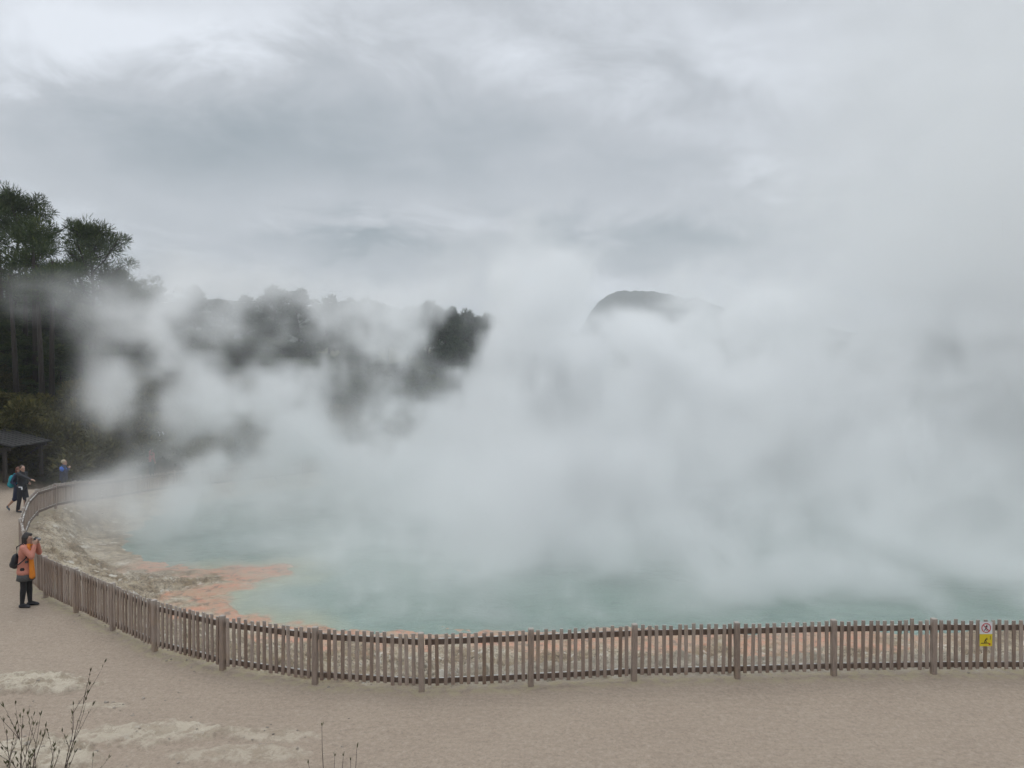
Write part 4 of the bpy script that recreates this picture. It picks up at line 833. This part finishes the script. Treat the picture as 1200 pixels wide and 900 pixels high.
    # two walkers in the steam on the far path
    for px, D, m, lab in ((176, 41, M_pink, 'walker in a red jacket dimly seen in the steam beyond the far fence'), (188, 42.5, M_wht, 'walker in a pale top dimly seen in the steam beside the red jacket')):
        x = (px - 600) / F0 * D; x = min(x, -20.0) if False else x
        root, V_ = person(dict(STAND), (x, D, gz(x, D)), R(60), 1.0, lab); jacket(root, V_, m); legs(root, V_, M_dtr); shoes(root, V_, M_bshoe); hair_cap(root, V_['head'], V_['face'], M_brown)
group()

# ================================================================== leafless shrubs on the bank below the viewpoint
def shrub(name, base, stems, label, seed, sc=1.0, lv=2):
    rd = random.Random(seed); root = empty(name, base); tag(root, label, 'shrub'); bm = bmesh.new(); lb = bmesh.new()
    def bud(p, d, n=3, s=.012):
        for _ in range(n):
            q = (d + Vector((rd.uniform(-.4, .4), rd.uniform(-.4, .4), rd.uniform(0, .5)))).normalized(); a = q.orthogonal().normalized() * s * .17; L = s * rd.uniform(1.5, 2.8)
            b = q.cross(a).normalized() * s * .10
            v = [lb.verts.new(p), lb.verts.new(p + q * L * .5 + a), lb.verts.new(p + q * L), lb.verts.new(p + q * L * .5 - a), lb.verts.new(p + q * L * .5 + b)]
            for t in ((0, 1, 4), (1, 2, 4), (2, 3, 4), (3, 0, 4)): lb.faces.new([v[i] for i in t])
    def grow(p, d, L, r, lvl):
        pts = [p]; n = 9; dd = d.normalized()
        for i in range(n):
            dd = (dd + Vector((rd.uniform(-.10, .10), rd.uniform(-.10, .10), rd.uniform(-.03, .07)))).normalized(); pts.append(pts[-1] + dd * L / n)
        tube(bm, pts, [r * (1 - .75 * i / n) for i in range(n + 1)], 5)
        for i in range(2, n + 1):
            if rd.random() < .45: bud(pts[i], dd, 1, .009)
        bud(pts[-1], dd, 3, .012)
        if lvl:
            for _ in range(rd.randint(3, 5)):
                i = rd.randint(1, n - 1); a = Vector((rd.uniform(-1, 1), rd.uniform(-1, 1), rd.uniform(-.1, .7))); grow(pts[i], (pts[i + 1] - pts[i]).normalized() + a * .55, L * rd.uniform(.25, .45), r * .55, lvl - 1)
    for (d, L) in stems: grow(Vector((rd.uniform(-.04, .04), rd.uniform(-.04, .04), -.05)), Vector(d), L * sc, .0045, lv)
    obj('stems', bm, M_twig, root, True); obj('leaf_buds', lb, M_bud, root)
q = P(-30, 960, 3.4)
rq = random.Random(4)
shrub('bare_shrub', (q.x, q.y, gz(q.x, q.y)), [((rq.uniform(-.08, .42), rq.uniform(-.1, .25), 1), rq.uniform(.88, 1.12)) for _ in range(15)], 'nearly leafless twiggy shrub in the near left corner', 3, 1.0)
q = P(392, 960, 3.6)
shrub('bare_shrub', (q.x, q.y, gz(q.x, q.y)), [((-.04, 0, 1), .93), ((.02, 0, 1), .88), ((.06, 0, 1), .88), ((.10, .03, 1), .87), ((-.08, 0, 1), .86), ((.0, .05, 1), .80)], 'tuft of thin bare twigs poking up at the bottom edge', 9, 1.0, 0)
# ================================================================== loose stones and crust fragments
rs = np.random.RandomState(9); bm = bmesh.new(); k_ = 0
while k_ < 190:
    if rs.rand() < .55:
        j = rs.randint(5, 20); t = rs.rand(); a, b = Vector(FE[j]), Vector(FE[j + 1]); p = a.lerp(b, t); c0 = Vector((2, 30)) - p; c0.normalize(); p = p - c0 * rs.uniform(-.25, .3) if rs.rand() < .5 else p + c0 * rs.uniform(.4, 4)
        if p.length > 40: continue
    else:
        o_ = OUT[rs.randint(len(OUT))]; p = Vector((o_[0] + rs.normal() * o_[2] * .9, o_[1] + rs.normal() * o_[3] * 1.2))
    r = rs.uniform(.008, .022) * (1.8 if rs.rand() < .08 else 1); z_ = gz(p.x, p.y)
    v_ = bmesh.ops.create_icosphere(bm, subdivisions=1, radius=1, matrix=Matrix.Translation((p.x, p.y, z_ + r * .2)) @ Matrix.Rotation(rs.uniform(0, 6.3), 4, 'Z') @ Matrix.Diagonal((r * rs.uniform(.8, 1.7), r * rs.uniform(.8, 1.3), r * rs.uniform(.4, .8), 1)))['verts']
    for q_ in v_: q_.co += Vector(rs.normal(size=3) * r * .16)
    k_ += 1
tag(obj('loose_stones', bm, plain('stone', (.28, .24, .20), .6, 1.3, .95, .3)), 'small stones and crust fragments strewn along the fence foot', kind='stuff')
